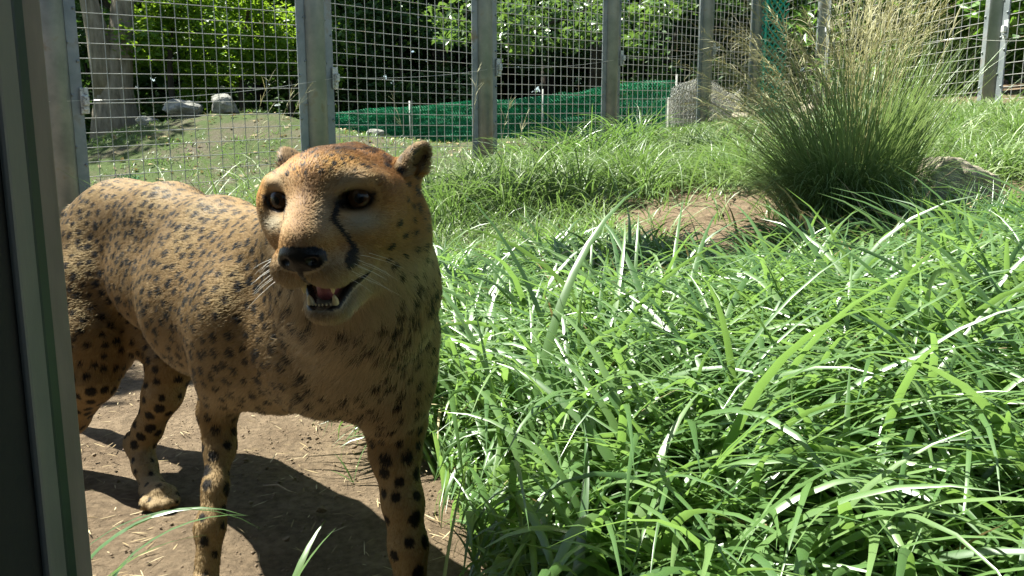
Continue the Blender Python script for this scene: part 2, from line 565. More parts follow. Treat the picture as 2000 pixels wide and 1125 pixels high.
net_green = noise_mat("green_net_cord", [(.006, .12, .055), (.012, .25, .11), (.03, .30, .15)], scale=2.5, rough=.5, spec=.4)
net_teal = noise_mat("teal_net_cord", [(.02, .36, .27), (.03, .48, .36)], scale=6, rough=.5, spec=.4)
net_grey = noise_mat("grey_net_cord", [(.34, .34, .31), (.5, .5, .46)], scale=12, rough=.6, spec=.4)
tops = [(600, 228), (650, 218), (800, 205), (870, 198), (960, 192), (1060, 182), (1180, 166), (1262, 155), (1322, 153)]
gp_, hh = [], []
for i, (px, py) in enumerate(tops):
    d = 10.4 - 1.15 * i / 8
    q = P(px, py, d); gp_.append((q.x, d, 0)); hh.append(max(.3, q.z - float(ground_h(q.x, d))))
gn = net("green_net", net_green, gp_, hh, .034, .0042, layers=((0, 0), (.05, .4), (.11, .15)), wave=.075)
tag(gn, "long green garden net hung low behind the mesh fence", "net")
a = Acc()
for px, py in ((800, 205), (1060, 182), (1322, 153)):
    d = 10.4 - 1.15 * (px - 600) / 722
    q = P(px, py - 8, d); a.tube([Vector((q.x, d + .03, float(ground_h(q.x, d)) - .1)), q], .012, 6)
tag(a.build("net_stakes", net_grey, gn), kind="stuff")
# low net on the mossy mound
lp = [P(185, 298, 6.9), P(240, 292, 7.1), P(275, 289, 7.2)]
ln_net = net("green_net", net_green, [(q.x, q.y, 0) for q in lp], [.12, .12, .05], .034, .004, layers=((0, 0), (.12, .3)), wave=.05)
tag(ln_net, "slack strip of green net lying low on the mossy mound", "net")
# teal net at the corner of the fences
q0, q1 = P(1468, 120, 9.0), P(1545, 120, 8.75)
tn = net("teal_net", net_teal, [(q0.x, 9.0, 0), (q1.x, 8.75, 0)], [3.0, 3.0], .062, .0095, layers=((0, 0), (.05, .3)), wave=.03)
tag(tn, "teal diamond netting tied upright at the fence corner", "net")
a = Acc(); q = P(1490, 120, 8.93)
zz = float(ground_h(q.x, 8.93))
a.tube([(q.x, 8.90, zz), (q.x + .01, 8.90, zz + 1.5), (q.x + .03, 8.90, zz + 3.2)], .014, 8)
a.build("edge_rope", net_teal, tn)
# grey netting over an old board, behind the fence
gx0, gx1 = P(1308, 220, 8.9), P(1448, 220, 9.55)
nb_ = 9
pth, hg = [], []
prof = [.62, .68, .72, .75, .74, .66, .56, .52, .58]
for i in range(nb_):
    q = gx0.lerp(gx1, i / (nb_ - 1)); pth.append((q.x, q.y, 0)); hg.append(prof[i])
gb = empty("netted_board", (gx0.x, gx0.y, float(ground_h(gx0.x, gx0.y))))
tag(gb, "pale board wrapped in grey wire netting at the foot of the fence", "netting")
net("grey_netting", net_grey, pth, hg, .045, .0050, gb, layers=((0, 0), (-.05, .35), (.06, .6)), wave=.05)
cloth = noise_mat("weathered_board", [(.36, .35, .32), (.52, .50, .46)], scale=7, rough=.9, bump=.3)
for i in range(nb_ - 1):
    (xa, ya, _), (xb, yb, _) = pth[i], pth[i + 1]
    g = float(ground_h(xa, ya))
    ang = math.atan2(yb - ya, xb - xa)
    hgt = min(prof[i], prof[i + 1]) - .03 - .03 * random.random()
    bm = bmesh.new()
    add_box(bm, ((xa + xb) / 2, (ya + yb) / 2 + .14 + .02 * math.sin(i * 2.1), g + hgt / 2 - .03), (math.hypot(xb - xa, yb - ya) - .012, .03, hgt), Matrix.Rotation(ang + .2 * math.sin(i * 1.7), 3, 'Z'), .005)
    mesh_bm("board", bm, cloth, gb)


# ------------------------------------------------------------------ rocks
def rock(name, c, size, label, mat, seed=0, rotz=0.0, group=None):
    bm = bmesh.new()
    bmesh.ops.create_icosphere(bm, subdivisions=5, radius=1.0)
    co = np.array([v.co[:] for v in bm.verts])
    r_ = np.random.default_rng(seed)
    # chop with random planes for facets, then roughen
    for _ in range(16):
        n = r_.normal(size=3); n /= np.linalg.norm(n)
        dd = r_.uniform(.55, .85)
        s = co @ n
        co = co - np.maximum(0, s - dd)[:, None] * n * .92
    nrm = co / np.linalg.norm(co, axis=1, keepdims=True)
    co = co + nrm * ((value_noise(co, 3, seed + 90) - .5) * .16 + (value_noise(co, 9, seed + 91) - .5) * .08 + (value_noise(co, 25, seed + 92) - .5) * .035)[:, None]
    co = co * np.array(size)
    R = np.array(Matrix.Rotation(rotz, 3, 'Z'))
    co = co @ R.T + np.array(c)
    for v, q in zip(bm.verts, co): v.co = q
    o = mesh_bm(name, bm, mat, None, True)
    tag(o, label, "rock", group)
    return o


rock_grey = noise_mat("grey_lichen_rock", [(.10, .10, .085), (.22, .215, .19), (.36, .35, .31)], scale=14, detail=10, rough=.9, bump=.6, bump_scale=40)
rock_tan = noise_mat("tan_rock", [(.20, .17, .12), (.36, .31, .23), (.50, .44, .34)], scale=12, detail=10, rough=.9, bump=.7, bump_scale=45)


def ground_hit(px, py, y0=1.2, y1=14):
    """Where the ray of a pixel meets the ground."""
    prev = None
    for y in np.arange(y0, y1, .02):
        q = P(px, py, y)
        if q.z <= float(ground_h(q.x, y)): return Vector((q.x, y, float(ground_h(q.x, y))))
    return P(px, py, y1)


def rock_px(px, py_bottom, wpx, hpx, label, mat, seed, d=None, depth=.8, rotz=0, emb=.25):
    q = ground_hit(px, py_bottom) if d is None else on_ground(P(px, py_bottom, d).x, d)
    k = q.y / F_PX
    w, h = wpx * k / 2, hpx * k
    rock("rock", (q.x, q.y + w * depth * .5, q.z + h * .5 - h * emb * .5), (w * 1.12, w * depth, h * .66), label, mat, seed, rotz)


rock_px(1882, 378, 160, 105, "broad tan boulder beside the tall flowering grass clump", rock_tan, 3, d=3.50, depth=.75)
rock_px(1580, 268, 60, 70, "brown upright stone half hidden behind the tall grass", rock_tan, 5, d=5.6)
rock_px(1446, 268, 34, 30, "small rounded tan stone at the corner post of the fence", rock_tan, 8, d=8.5)
rock_px(1310, 276, 60, 16, "low flat pale stone at the foot of the netted board", rock_tan, 9, d=7.6)
# three boulders on the mound behind the fence
rock_px(287, 246, 46, 20, "smallest grey boulder of three on the mossy mound, nearest the forked tree", rock_grey, 12, d=9.0)
rock_px(358, 250, 74, 36, "wide rounded grey boulder between two others on the mossy mound", rock_grey, 14, d=9.0)
rock_px(437, 242, 56, 44, "pointed grey boulder on the mossy mound", rock_grey, 16, d=9.1)
rock_px(735, 285, 34, 16, "pale low stone lying in front of the long green net", rock_grey, 18, d=8.6)
# ------------------------------------------------------------------ trees and shrubs beyond the fence
def leaf_cloud(c, size, elong=2.0, up=.6, droop=0.0, tint=(.2, .8)):
    """Folded leaf faces at points c (n,3): two triangles sharing a midrib, pointed at both ends."""
    n = len(c)
    d = rng.normal(size=(n, 3)); d[:, 2] = d[:, 2] * .5 - droop
    d /= np.linalg.norm(d, axis=1, keepdims=True)
    nr = rng.normal(size=(n, 3)); nr[:, 2] = np.abs(nr[:, 2]) + up
    s = np.cross(d, nr); s /= np.linalg.norm(s, axis=1, keepdims=True) + 1e-9
    nn = np.cross(s, d)
    L = (rng.uniform(.7, 1.3, n) * size)[:, None]; W = L / elong
    base = c - d * L * .5; tip = c + d * L * .5 - nn * L * .08
    m = c - d * L * .08
    a = m + s * W * .5 + nn * W * .15; b = m - s * W * .5 + nn * W * .15
    V = np.stack([base, a, tip, b], 1).reshape(-1, 3)
    k = np.arange(n)[:, None] * 4
    Fc = np.concatenate([k + np.array([[0, 2, 1]]), k + np.array([[0, 3, 2]])])
    t = np.clip(rng.uniform(tint[0], tint[1], n), 0, 1)
    return V, Fc, np.repeat(t, 4)


def ball_points(centres, radii, n):
    """Points in ragged clusters round the given centres."""
    centres = np.asarray(centres, float); radii = np.asarray(radii, float)
    w = radii ** 2; i = rng.choice(len(centres), size=n, p=w / w.sum())
    d = rng.normal(size=(n, 3)); d /= np.linalg.norm(d, axis=1, keepdims=True)
    r = rng.random(n) ** .45
    return centres[i] + d * (r * radii[i])[:, None] * np.array((1, 1, .75))


bark = noise_mat("pale_bark", [(.10, .085, .06), (.20, .17, .125), (.28, .245, .19)], scale=7, detail=9, rough=.92, bump=.6, bump_scale=30, stretch=(3, 3, .7))
bark_d = noise_mat("dark_bark", [(.03, .026, .02), (.075, .062, .048)], scale=7, detail=8, rough=.95, bump=.6, bump_scale=25, stretch=(3, 3, .6))
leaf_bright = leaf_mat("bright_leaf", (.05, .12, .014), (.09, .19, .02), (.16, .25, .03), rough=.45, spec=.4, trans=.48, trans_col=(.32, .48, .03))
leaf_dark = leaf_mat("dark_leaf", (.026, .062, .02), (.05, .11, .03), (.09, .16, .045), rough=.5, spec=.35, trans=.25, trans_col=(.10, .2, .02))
leaf_gloss = leaf_mat("glossy_leaf", (.05, .10, .035), (.08, .15, .05), (.14, .21, .08), rough=.32, spec=.7, trans=.30, trans_col=(.24, .40, .05))
leaf_reed = leaf_mat("vine_leaf", (.05, .12, .02), (.09, .20, .035), (.16, .28, .07), rough=.35, spec=.55, trans=.4, trans_col=(.22, .42, .03))


def tree(name, label, xy, trunks, clusters, n_leaf, leaf_size, lmat, bmat, elong=1.8, group=None, cat="tree", up=.6, droop=0.0, tint=(.1, .9)):
    """trunks: list of (points, radii) in world coordinates; clusters: (centres, radii)."""
    base = on_ground(*xy)
    root = empty(name, base)
    tag(root, label, cat, group)
    a = Acc()
    for pts, rads in trunks: a.tube(pts, rads, 14)
    a.build("trunk", bmat, root)
    pts = ball_points(clusters[0], clusters[1], n_leaf)
    V, Fc, T = leaf_cloud(pts, leaf_size, elong, up, droop, tint)
    mesh_np("crown", V, Fc, lmat, root, False, {"tint": ('FLOAT', T)})
    return root


def spread(n, xr, yr, zr, rr):
    c = np.stack([rng.uniform(*xr, n), rng.uniform(*yr, n), rng.uniform(*zr, n)], 1)
    return c, rng.uniform(*rr, n)


def simple_trunk(x, y, h, r, lean=0.05):
    b = on_ground(x, y)
    pts = [b + Vector((lean * h * t * t + .04 * math.sin(5 * t + x), .03 * math.sin(4 * t + y), h * t - .15 * (t == 0))) for t in np.linspace(0, 1, 8)]
    return pts, [r * (1.25 if i == 0 else 1) * (1 - .5 * i / 7) for i in range(8)]


# forked pale tree behind the first mesh panel
b = on_ground(*P(222, 240, 9.6)[:2])
d = 9.6


def pxs(lst): return [P(px, py, d + dd) for px, py, dd in lst]


tr1 = ([Vector((b.x, b.y, b.z - .2))] + pxs([(226, 225, 0), (224, 170, 0), (230, 120, 0), (236, 60, .05), (240, 0, .1), (244, -120, .2), (250, -300, .3)]), [.30, .25, .20, .165, .13, .12, .11, .08])
tr2 = (pxs([(212, 190, -.05), (203, 130, -.08), (192, 70, -.1), (178, 20, -.1), (160, -60, -.1), (140, -240, -.1)]), [.15, .15, .125, .10, .09, .07])
cen, rad = spread(20, (-9.0, -6.0), (9.4, 11.4), (4.2, 6.6), (.5, .85))
tree("forked_tree", "pale-barked tree forking low beside three grey boulders", (b.x, b.y), [tr1, tr2], (cen, rad), 9000, .11, leaf_bright, bark)

# bright broadleaf saplings, sunlit, to the side of the forked tree
for i, (px, py, dd, spr, n, lab) in enumerate([
        (330, 55, 10.3, .8, 5200, "sunlit yellow-green young tree right behind the forked trunk"),
        (470, 70, 10.8, .85, 5200, "sunlit leafy young tree above the wide and pointed boulders"),
        (565, 40, 11.3, .6, 2800, "small sunlit tree between the pointed boulder and the next fence post")]):
    c0_ = P(px, py, dd)
    cs = np.array([[c0_.x + rng.normal(0, spr * .62), dd + rng.normal(0, .4), c0_.z + rng.normal(0, spr * .5)] for _ in range(20)])
    tree("young_tree", lab, (c0_.x, dd), [simple_trunk(c0_.x, dd, c0_.z + .5 - float(ground_h(c0_.x, dd)), .045)], (cs, rng.uniform(.16, .42, 20)), n, .085, leaf_bright, bark_d, group="sunlit young trees beyond the mound", elong=1.7)

# tree with glossy pale leaves hanging in from above
cs, rs = [], []
for px, py, s_ in [(870, 30, .28), (905, 60, .25), (880, 75, .2), (980, 30, .34), (1030, 62, .34), (1075, 40, .36), (1010, 90, .2), (1110, 75, .28), (1150, 50, .35), (1190, 20, .35), (1220, 55, .3), (1255, 40, .3), (1290, 20, .3), (1140, 10, .4), (1060, 0, .4), (940, 0, .3), (1225, 85, .18), (1330, 10, .25), (960, 70, .22)]:
    dd = 10.6 + rng.normal(0, .3)
    q = P(px, py, dd); cs.append(q[:]); rs.append(s_)
for k in range(14):
    cs.append((rng.uniform(-.8, 2.6), rng.uniform(12.0, 13.2), rng.uniform(3.7, 5.2))); rs.append(rng.uniform(.5, .8))
tb = on_ground(1.2, 12.2)
limb = [tb + Vector((0, 0, -.2)), tb + Vector((.05, 0, 1.2)), tb + Vector((0, -.1, 2.6)), tb + Vector((-.2, -.4, 3.6)), tb + Vector((-.5, -.9, 4.3))]
l2 = [tb + Vector((0, -.1, 2.4)), P(1150, 20, 11.2), P(1060, 50, 10.7), P(990, 65, 10.5)]
l3 = [tb + Vector((0, -.2, 2.9)), P(1050, -30, 11.2), P(930, 10, 10.7), P(880, 60, 10.5)]
tree("glossy_tree", "tree with drooping glossy pale green leaves above the green net", (1.2, 12.2), [(limb, [.14, .11, .10, .08, .05]), (l2, [.05, .035, .02, .008]), (l3, [.05, .03, .018, .008])], (cs, rs), 9500, .115, leaf_gloss, bark_d, elong=2.1, up=.5, droop=.55)

# darker trees of the wood behind, crowns closing overhead
wood = [(-6.5, 13.5, .16), (-4.6, 14.5, .2), (-2.9, 13.0, .14), (-1.2, 14.0, .17), (.6, 14.6, .15), (2.4, 13.4, .18), (4.2, 14.2, .16), (-8.2, 12.0, .18), (6.0, 13.0, .17)]
words = ["beyond the forked tree", "behind the grey boulders", "behind the second mesh panel", "deep in the wood behind the net", "behind the glossy-leaved tree", "beyond the netted board", "behind the teal net corner", "at the edge of the mossy mound", "behind the bank fence"]
for (x, y, r), w_ in zip(wood, words):
    h_ = rng.uniform(5.2, 6.6)
    cen, rad = spread(16, (x - 1.4, x + 1.4), (y - 1.3, y + 1.0), (2.6, 6.4), (.55, .95))
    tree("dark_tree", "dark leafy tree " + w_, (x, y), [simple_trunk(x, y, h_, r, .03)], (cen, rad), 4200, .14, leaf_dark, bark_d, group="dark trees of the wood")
# shaded shrubs along the edge of the wood
shr = [(-7.6, 10.8), (-5.9, 11.6), (-4.3, 12.0), (-2.9, 11.8), (-1.7, 12.1), (-.4, 12.3), (.9, 12.9), (2.2, 11.6), (3.3, 11.2), (4.4, 11.6), (-6.6, 12.8), (3.0, 12.6)]
sw = ["beside the forked tree's foot", "behind the forked tree", "behind the wide boulder", "behind the pointed boulder", "past the second fence post", "above the low end of the green net", "above the middle of the green net", "behind the netted board", "behind the teal net", "behind the fence corner", "in the shade past the mound", "in the gap behind the netted board"]
for (x, y), w_ in zip(shr, sw):
    g = float(ground_h(x, y))
    cs = np.array([[x + rng.normal(0, .45), y + rng.normal(0, .3), g + rng.uniform(.1, 1.9)] for _ in range(14)])
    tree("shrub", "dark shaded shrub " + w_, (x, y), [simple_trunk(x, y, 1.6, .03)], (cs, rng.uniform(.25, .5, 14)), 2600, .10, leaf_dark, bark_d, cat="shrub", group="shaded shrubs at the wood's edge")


def far_wood():
    n = 60000
    x = rng.uniform(-16, 16, n); y = 16.0 + rng.uniform(0, 2.2, n) + .0 * x; z = ground_h(x, y) + rng.uniform(-.1, 6.5, n)
    V, Fc, T = leaf_cloud(np.stack([x, y, z], 1), .34, 1.5, .2)
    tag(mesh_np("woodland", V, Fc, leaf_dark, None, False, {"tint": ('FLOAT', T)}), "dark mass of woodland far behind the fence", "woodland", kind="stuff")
    # unseen overhead roof of leaves, added to keep the wood dark
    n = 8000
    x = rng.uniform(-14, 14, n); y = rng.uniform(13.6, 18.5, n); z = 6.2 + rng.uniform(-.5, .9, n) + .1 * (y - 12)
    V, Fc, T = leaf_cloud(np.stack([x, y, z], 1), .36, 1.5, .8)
    tag(mesh_np("added_shade_canopy", V, Fc, leaf_dark, None, False, {"tint": ('FLOAT', T)}), "unseen leaf canopy added over the wood behind the fence to darken it", "woodland", kind="stuff")


far_wood()

# leafy growth behind the bank fence
vn = [(P(1640, 60, 8.3), .5, "broad strap-leaved growth behind the bank fence near its corner"), (P(1745, 95, 7.6), .5, "leafy creeper on the bank fence behind the plumes"), (P(1850, 40, 7.3), .55, "leafy growth behind the pipe post of the bank fence"), (P(1960, 70, 6.6), .55, "light green leafy growth behind the last bank fence panel")]
for k, (q, sp_, lab) in enumerate(vn):
    x, y = q.x + .45, q.y
    g = float(ground_h(x, y))
    cs = np.array([[x + rng.normal(0, .35), y + .15 + rng.normal(0, .2), g + rng.uniform(.15, 2.0)] for _ in range(20)])
    tree("bank_shrub", lab, (x, y), [simple_trunk(x, y, 1.8, .02)], (cs, rng.uniform(.16, .36, 20)), 2200, .13, leaf_reed, bark_d, elong=3.2 if k == 0 else 2.0, cat="shrub", group="growth behind the bank fence", up=.4, droop=.3)
# dark trees behind that bank
for (x, y, w_) in [(6.6, 10.0, "over the last bank panel"), (5.6, 12.0, "behind the bank fence corner"), (8.4, 8.6, "far along the bank")]:
    cen, rad = spread(16, (x - 1.1, x + 1.2), (y - 1.0, y + 1.2), (1.4, 5.2), (.5, .8))
    tree("dark_tree", "dark leafy tree " + w_, (x, y), [simple_trunk(x, y, 4.8, .13, .03)], (cen, rad), 4600, .13, leaf_dark, bark_d, group="dark trees of the wood")

# unseen tree, added beside the shelter so its limb shades part of the tall grass
tb = on_ground(-4.3, 2.6)
limb = [tb + Vector((0, 0, -.2)), tb + Vector((.1, 0, 1.5)), tb + Vector((.5, .4, 2.9)), Vector((-2.8, 3.5, 3.7)), Vector((-1.6, 3.72, 3.9)), Vector((-.3, 3.78, 3.85))]
cs = np.array([[rng.uniform(-1.75, -.35), 3.76 + rng.normal(0, .16), 3.8 + rng.normal(0, .12)] for _ in range(24)] + [[rng.uniform(-5.6, -3.6), rng.uniform(2.0, 3.6), rng.uniform(3.2, 4.8)] for _ in range(10)])
tree("added_shade_tree", "unseen tree added beside the shelter, its long limb shading the tall grass", (-4.3, 2.6), [(limb, [.16, .13, .10, .06, .035, .012])], (cs, np.array([.26] * 24 + [.45] * 10)), 4600, .10, leaf_reed, bark_d, elong=1.8)
# ------------------------------------------------------------------ blades and leaves
def blades(root, length, width, az, lean, droop, tint, segs=8, fold=.25, twist=0.0, kink=None, expo=1.4, base_w=.55):
    """Bent, tapering, folded grass blades. Every argument is an array over the blades. Returns verts, quads, tint."""
    n = len(root)
    S = segs + 1
    t = np.linspace(0, 1, S)[None]
    ang = lean[:, None] + droop[:, None] * t ** expo
    ds = (length / segs)[:, None]
    h = np.cumsum(np.concatenate([np.zeros((n, 1)), np.sin((ang[:, 1:] + ang[:, :-1]) / 2) * ds], 1), 1)
    v = np.cumsum(np.concatenate([np.zeros((n, 1)), np.cos((ang[:, 1:] + ang[:, :-1]) / 2) * ds], 1), 1)
    tw = twist if isinstance(twist, np.ndarray) else np.full(n, twist)
    az2 = az[:, None] + (tw * .5)[:, None] * t ** 2
    dirx, diry = np.cos(az2), np.sin(az2)
    dx = np.cumsum(np.concatenate([np.zeros((n, 1)), np.diff(h, axis=1) * dirx[:, 1:]], 1), 1)
    dy = np.cumsum(np.concatenate([np.zeros((n, 1)), np.diff(h, axis=1) * diry[:, 1:]], 1), 1)
    c = np.stack([root[:, None, 0] + dx, root[:, None, 1] + dy, root[:, None, 2] + v], -1)
    # side vector, twisting along the blade
    side = np.stack([-diry, dirx, np.zeros_like(dirx)], -1)
    tang = np.stack([np.sin(ang) * dirx, np.sin(ang) * diry, np.cos(ang)], -1)
    nor = np.cross(side, tang)
    ra = tw[:, None] * t
    side2 = side * np.cos(ra)[..., None] + nor * np.sin(ra)[..., None]
    nor2 = nor * np.cos(ra)[..., None] - side * np.sin(ra)[..., None]
    w = width[:, None] * (base_w + (1 - base_w) * np.clip(t * 3.2, 0, 1)) * np.clip(1 - np.clip((t - .45) / .55, 0, 1) ** 1.8, .02, 1) / 2
    a = c - side2 * w[..., None] + nor2 * (w * fold)[..., None]
    b = c + side2 * w[..., None] + nor2 * (w * fold)[..., None]
    V = np.stack([a, c, b], 2).reshape(n, S * 3, 3)
    k = np.arange(segs)
    f1 = np.stack([k * 3, k * 3 + 1, k * 3 + 4, k * 3 + 3], 1)
    f2 = np.stack([k * 3 + 1, k * 3 + 2, k * 3 + 5, k * 3 + 4], 1)
    Fl = np.concatenate([f1, f2])[None] + (np.arange(n) * S * 3)[:, None, None]
    return V.reshape(-1, 3), Fl.reshape(-1, 4), np.repeat(tint, S * 3)


def merge(parts):
    V, Fc, T, o = [], [], [], 0
    for v, f, t in parts:
        V.append(v); Fc.append(f + o); T.append(t); o += len(v)
    return np.concatenate(V), np.concatenate(Fc), np.concatenate(T)


def clump_grass(cx, cy, per, spread, L, W, lean, droop, segs=8, az_bias=None, az_sd=None, tint=(.25, .85), fold=.25, twist=.5, lscale=None, expo=1.4, fan=.35):
    """Tufts at (cx, cy), each with `per` blades fanning out."""
    n = len(cx) * per
    bx = np.repeat(cx, per); by = np.repeat(cy, per)
    r = spread * np.sqrt(rng.random(n)); th = rng.uniform(0, 2 * np.pi, n)
    x = bx + r * np.cos(th); y = by + r * np.sin(th)
    az = th + rng.normal(0, .6, n)
    if az_bias is not None:
        az = np.where(rng.random(n) < (az_sd or .5), az_bias + rng.normal(0, .7, n), az)
    z = ground_h(x, y) - .01
    ln = rng.uniform(L[0], L[1], n) * np.repeat(rng.uniform(.8, 1.15, len(cx)), per)
    wd = rng.uniform(W[0], W[1], n)
    if lscale is not None: ln = ln * np.repeat(lscale, per)
    le = np.abs(rng.normal(lean[0], lean[1], n)) + fan * r / max(spread, 1e-3)
    dr = rng.uniform(droop[0], droop[1], n)
    tn = np.clip(np.repeat(rng.uniform(tint[0], tint[1], len(cx)), per) + rng.normal(0, .14, n), 0, 1)
    return blades(np.stack([x, y, z], 1), ln, wd, az, le, dr, tn, segs, fold, rng.normal(0, twist, n), expo=expo)


def inside(x, y, fn):
    return np.array([fn(a, b) for a, b in zip(x, y)])


grass_mat = leaf_mat("broad_grass", (.045, .105, .034), (.095, .185, .055), (.18, .28, .10), rough=.35, spec=1.0, trans=.42, trans_col=(.25, .42, .075))
fine_mat = leaf_mat("fine_grass", (.085, .15, .055), (.15, .225, .085), (.27, .33, .15), rough=.4, spec=.5, trans=.32, trans_col=(.20, .36, .05))
clump_mat = leaf_mat("clump_grass", (.08, .16, .05), (.15, .25, .085), (.28, .37, .17), rough=.4, spec=.8, trans=.36, trans_col=(.26, .34, .09))
plume_mat = leaf_mat("seed_plume", (.30, .29, .16), (.42, .40, .23), (.54, .52, .34), rough=.7, spec=.2, trans=.25, trans_col=(.4, .33, .12))
straw_mat = leaf_mat("dry_straw", (.20, .14, .07), (.34, .26, .14), (.52, .44, .28), rough=.7, spec=.2, trans=.15, trans_col=(.4, .3, .12))


def edge_x(y):
    """Left edge of the tall broad grass beside the cheetah's path."""
    return np.interp(y, [.7, 1.0, 1.2, 1.6, 2.0, 2.6, 3.3], [.03, -.015, -.045, -.12, -.18, -.28, -.40])


def clear_path(V, Fc, T):
    """Drop blades that hang over the trodden path near the window."""
    per = int(T.size // np.count_nonzero(np.concatenate([[True], np.any(np.diff(T.reshape(-1, 3)[:, :1], axis=0) != 0, axis=1)])))
    per = min(BLADE_VERTS, key=lambda k: abs(k - per))
    B = V.reshape(-1, per, 3)
    over = (B[..., 0] < edge_x(B[..., 1]) - .055) & (B[..., 1] < 1.75)
    ok = ~over.any(1)
    nb = len(B); fpb = len(Fc) // nb
    newi = np.cumsum(ok) - 1
    F2 = Fc.reshape(nb, fpb, 4)[ok] - (np.arange(nb)[ok] * per)[:, None, None] + (newi[ok] * per)[:, None, None]
    return B[ok].reshape(-1, 3), F2.reshape(-1, 4), T.reshape(-1, per)[ok].ravel()


BLADE_VERTS = (39, 30, 27, 24)


def make_broad_grass():
    parts = []
    n = 760
    y = rng.uniform(.88, 3.45, n * 3)
    x = rng.uniform(-.6, 2.9, n * 3)
    keep = (x > edge_x(y) + .04) & (x < y * .72 + .55)
    # the far rim of the stand, before the bare earth patch
    rim = np.interp(x, [-.6, .1, .6, 1.0, 1.5, 2.0, 2.9], [3.5, 3.45, 3.25, 3.1, 2.8, 2.8, 2.95])
    keep &= y < rim
    p3 = np.stack([x, y, np.zeros_like(x)], 1)
    keep &= (value_noise(p3, 2.4, 81) > .22) | (y < 1.7)
    x, y = x[keep][:n], y[keep][:n]
    near = y < 1.75
    def ls(v): return np.interp(v, [1.0, 1.3, 2.0, 2.6, 3.2], [.74, .90, .78, .52, .38])
    parts.append(clump_grass(x[near], y[near], 31, .048, (.38, .84), (.008, .019), (.05, .08), (.9, 2.7), 12, az_bias=-.35, az_sd=.18, expo=1.8, fan=.6, lscale=ls(y[near])))
    far = ~near
    parts.append(clump_grass(x[far], y[far], 31, .048, (.38, .84), (.008, .018), (.05, .08), (.9, 2.7), 9, az_bias=-.4, az_sd=.15, expo=1.8, fan=.6, lscale=ls(y[far])))
    # thin leaning blades along the path's edge
    y2 = rng.uniform(1.0, 3.2, 130); x2 = edge_x(y2) + rng.uniform(-.02, .10, 130)
    parts.append(clump_grass(x2, y2, 12, .03, (.25, .5), (.005, .011), (.35, .2), (.8, 1.8), 8, az_bias=math.pi * .95, az_sd=.3, lscale=np.interp(y2, [1.0, 1.5, 2.2], [.5, .8, 1.0])))
    V, Fc, T = merge([clear_path(*p_) for p_ in parts])
    o = mesh_np("grass", V, Fc, grass_mat, None, True, {"tint": ('FLOAT', T)})
    tag(o, "tall broad-bladed green grass filling the enclosure beside the path", "grass", kind="stuff")
    # dry blades low in the stand
    yd = rng.uniform(.95, 2.9, 420); xd = edge_x(yd) + rng.uniform(.0, 2.0, 420)
    V, Fc, T = clump_grass(xd + .06, yd, 3, .08, (.2, .52), (.004, .012), (.45, .35), (.4, 2.0), 7, tint=(.2, .8))
    V, Fc, T = clear_path(V, Fc, T)
    o = mesh_np("dry_grass", V, Fc, straw_mat, None, True, {"tint": ('FLOAT', T)})
    tag(o, "dry straw-coloured blades low among the green grass", "grass", kind="stuff")


make_broad_grass()


def make_meadow():
    """Finer, shorter grass further up the slope."""
    parts = []
    n = 12000
    x = rng.uniform(-1.2, 5.2, n); y = rng.uniform(3.0, 8.6, n)
    side = (y - x) < 6.15                                     # this side of the main fence
    bank = x < 2.75 + (9.25 - y) * .2                         # and of the bank fence
    k = side & bank & (x < y * .72 + .3)
    px = 1000 + F_PX * x / y
    # bare earth patch
    q = np.stack([x, y, x * 0], 1)
    e = ((x - 1.02) / .50) ** 2 + ((y - 3.85) / .72) ** 2 + (value_noise(q, 3, 83) - .5) * 1.1
    e2 = ((x - 2.55) / .75) ** 2 + ((y - 3.6) / .28) ** 2 + (value_noise(q, 3, 84) - .5) * .9
    k &= ((e > 1) & (e2 > 1)) | (rng.random(n) < .05)
    k &= ~((x < -.42) & (y < 3.9))
    k &= ((px > 1030) | (y < 5.6))
    k &= rng.random(n) < np.where(value_noise(q, 1.3, 85) > .42, 1, .45)
    x, y = x[k], y[k]
    nz = value_noise(np.stack([x, y, x * 0], 1), .9, 86)
    a = nz > .5
    parts.append(clump_grass(x[a], y[a], 9, .06, (.22, .46), (.005, .011), (.25, .2), (.7, 2.0), 5, tint=(.3, .9), lscale=np.interp(y[a], [3.0, 3.9, 4.6, 5.6, 6.3], [.45, .7, 1.0, .9, .38])))
    parts.append(clump_grass(x[~a], y[~a], 10, .07, (.14, .32), (.004, .008), (.35, .25), (.5, 1.6), 4, tint=(.2, 1.0), lscale=np.interp(y[~a], [3.0, 3.9, 4.6, 5.6, 6.3], [.45, .7, 1.0, .9, .45])))
    V, Fc, T = merge(parts)
    o = mesh_np("meadow_grass", V, Fc, fine_mat, None, True, {"tint": ('FLOAT', T)})
    tag(o, "short light green grass on the slope below the fences", "grass", kind="stuff")


make_meadow()


def tuft(name, label, xy, per, spread, L, W, lean, droop, mat, group=None, segs=8, **kw):
    V, Fc, T = clump_grass(np.array([p_[0] for p_ in xy]), np.array([p_[1] for p_ in xy]), per, spread, L, W, lean, droop, segs, **kw)
    o = mesh_np(name, V, Fc, mat, None, True, {"tint": ('FLOAT', T)})
    tag(o, label, "grass tuft", group)
    return o


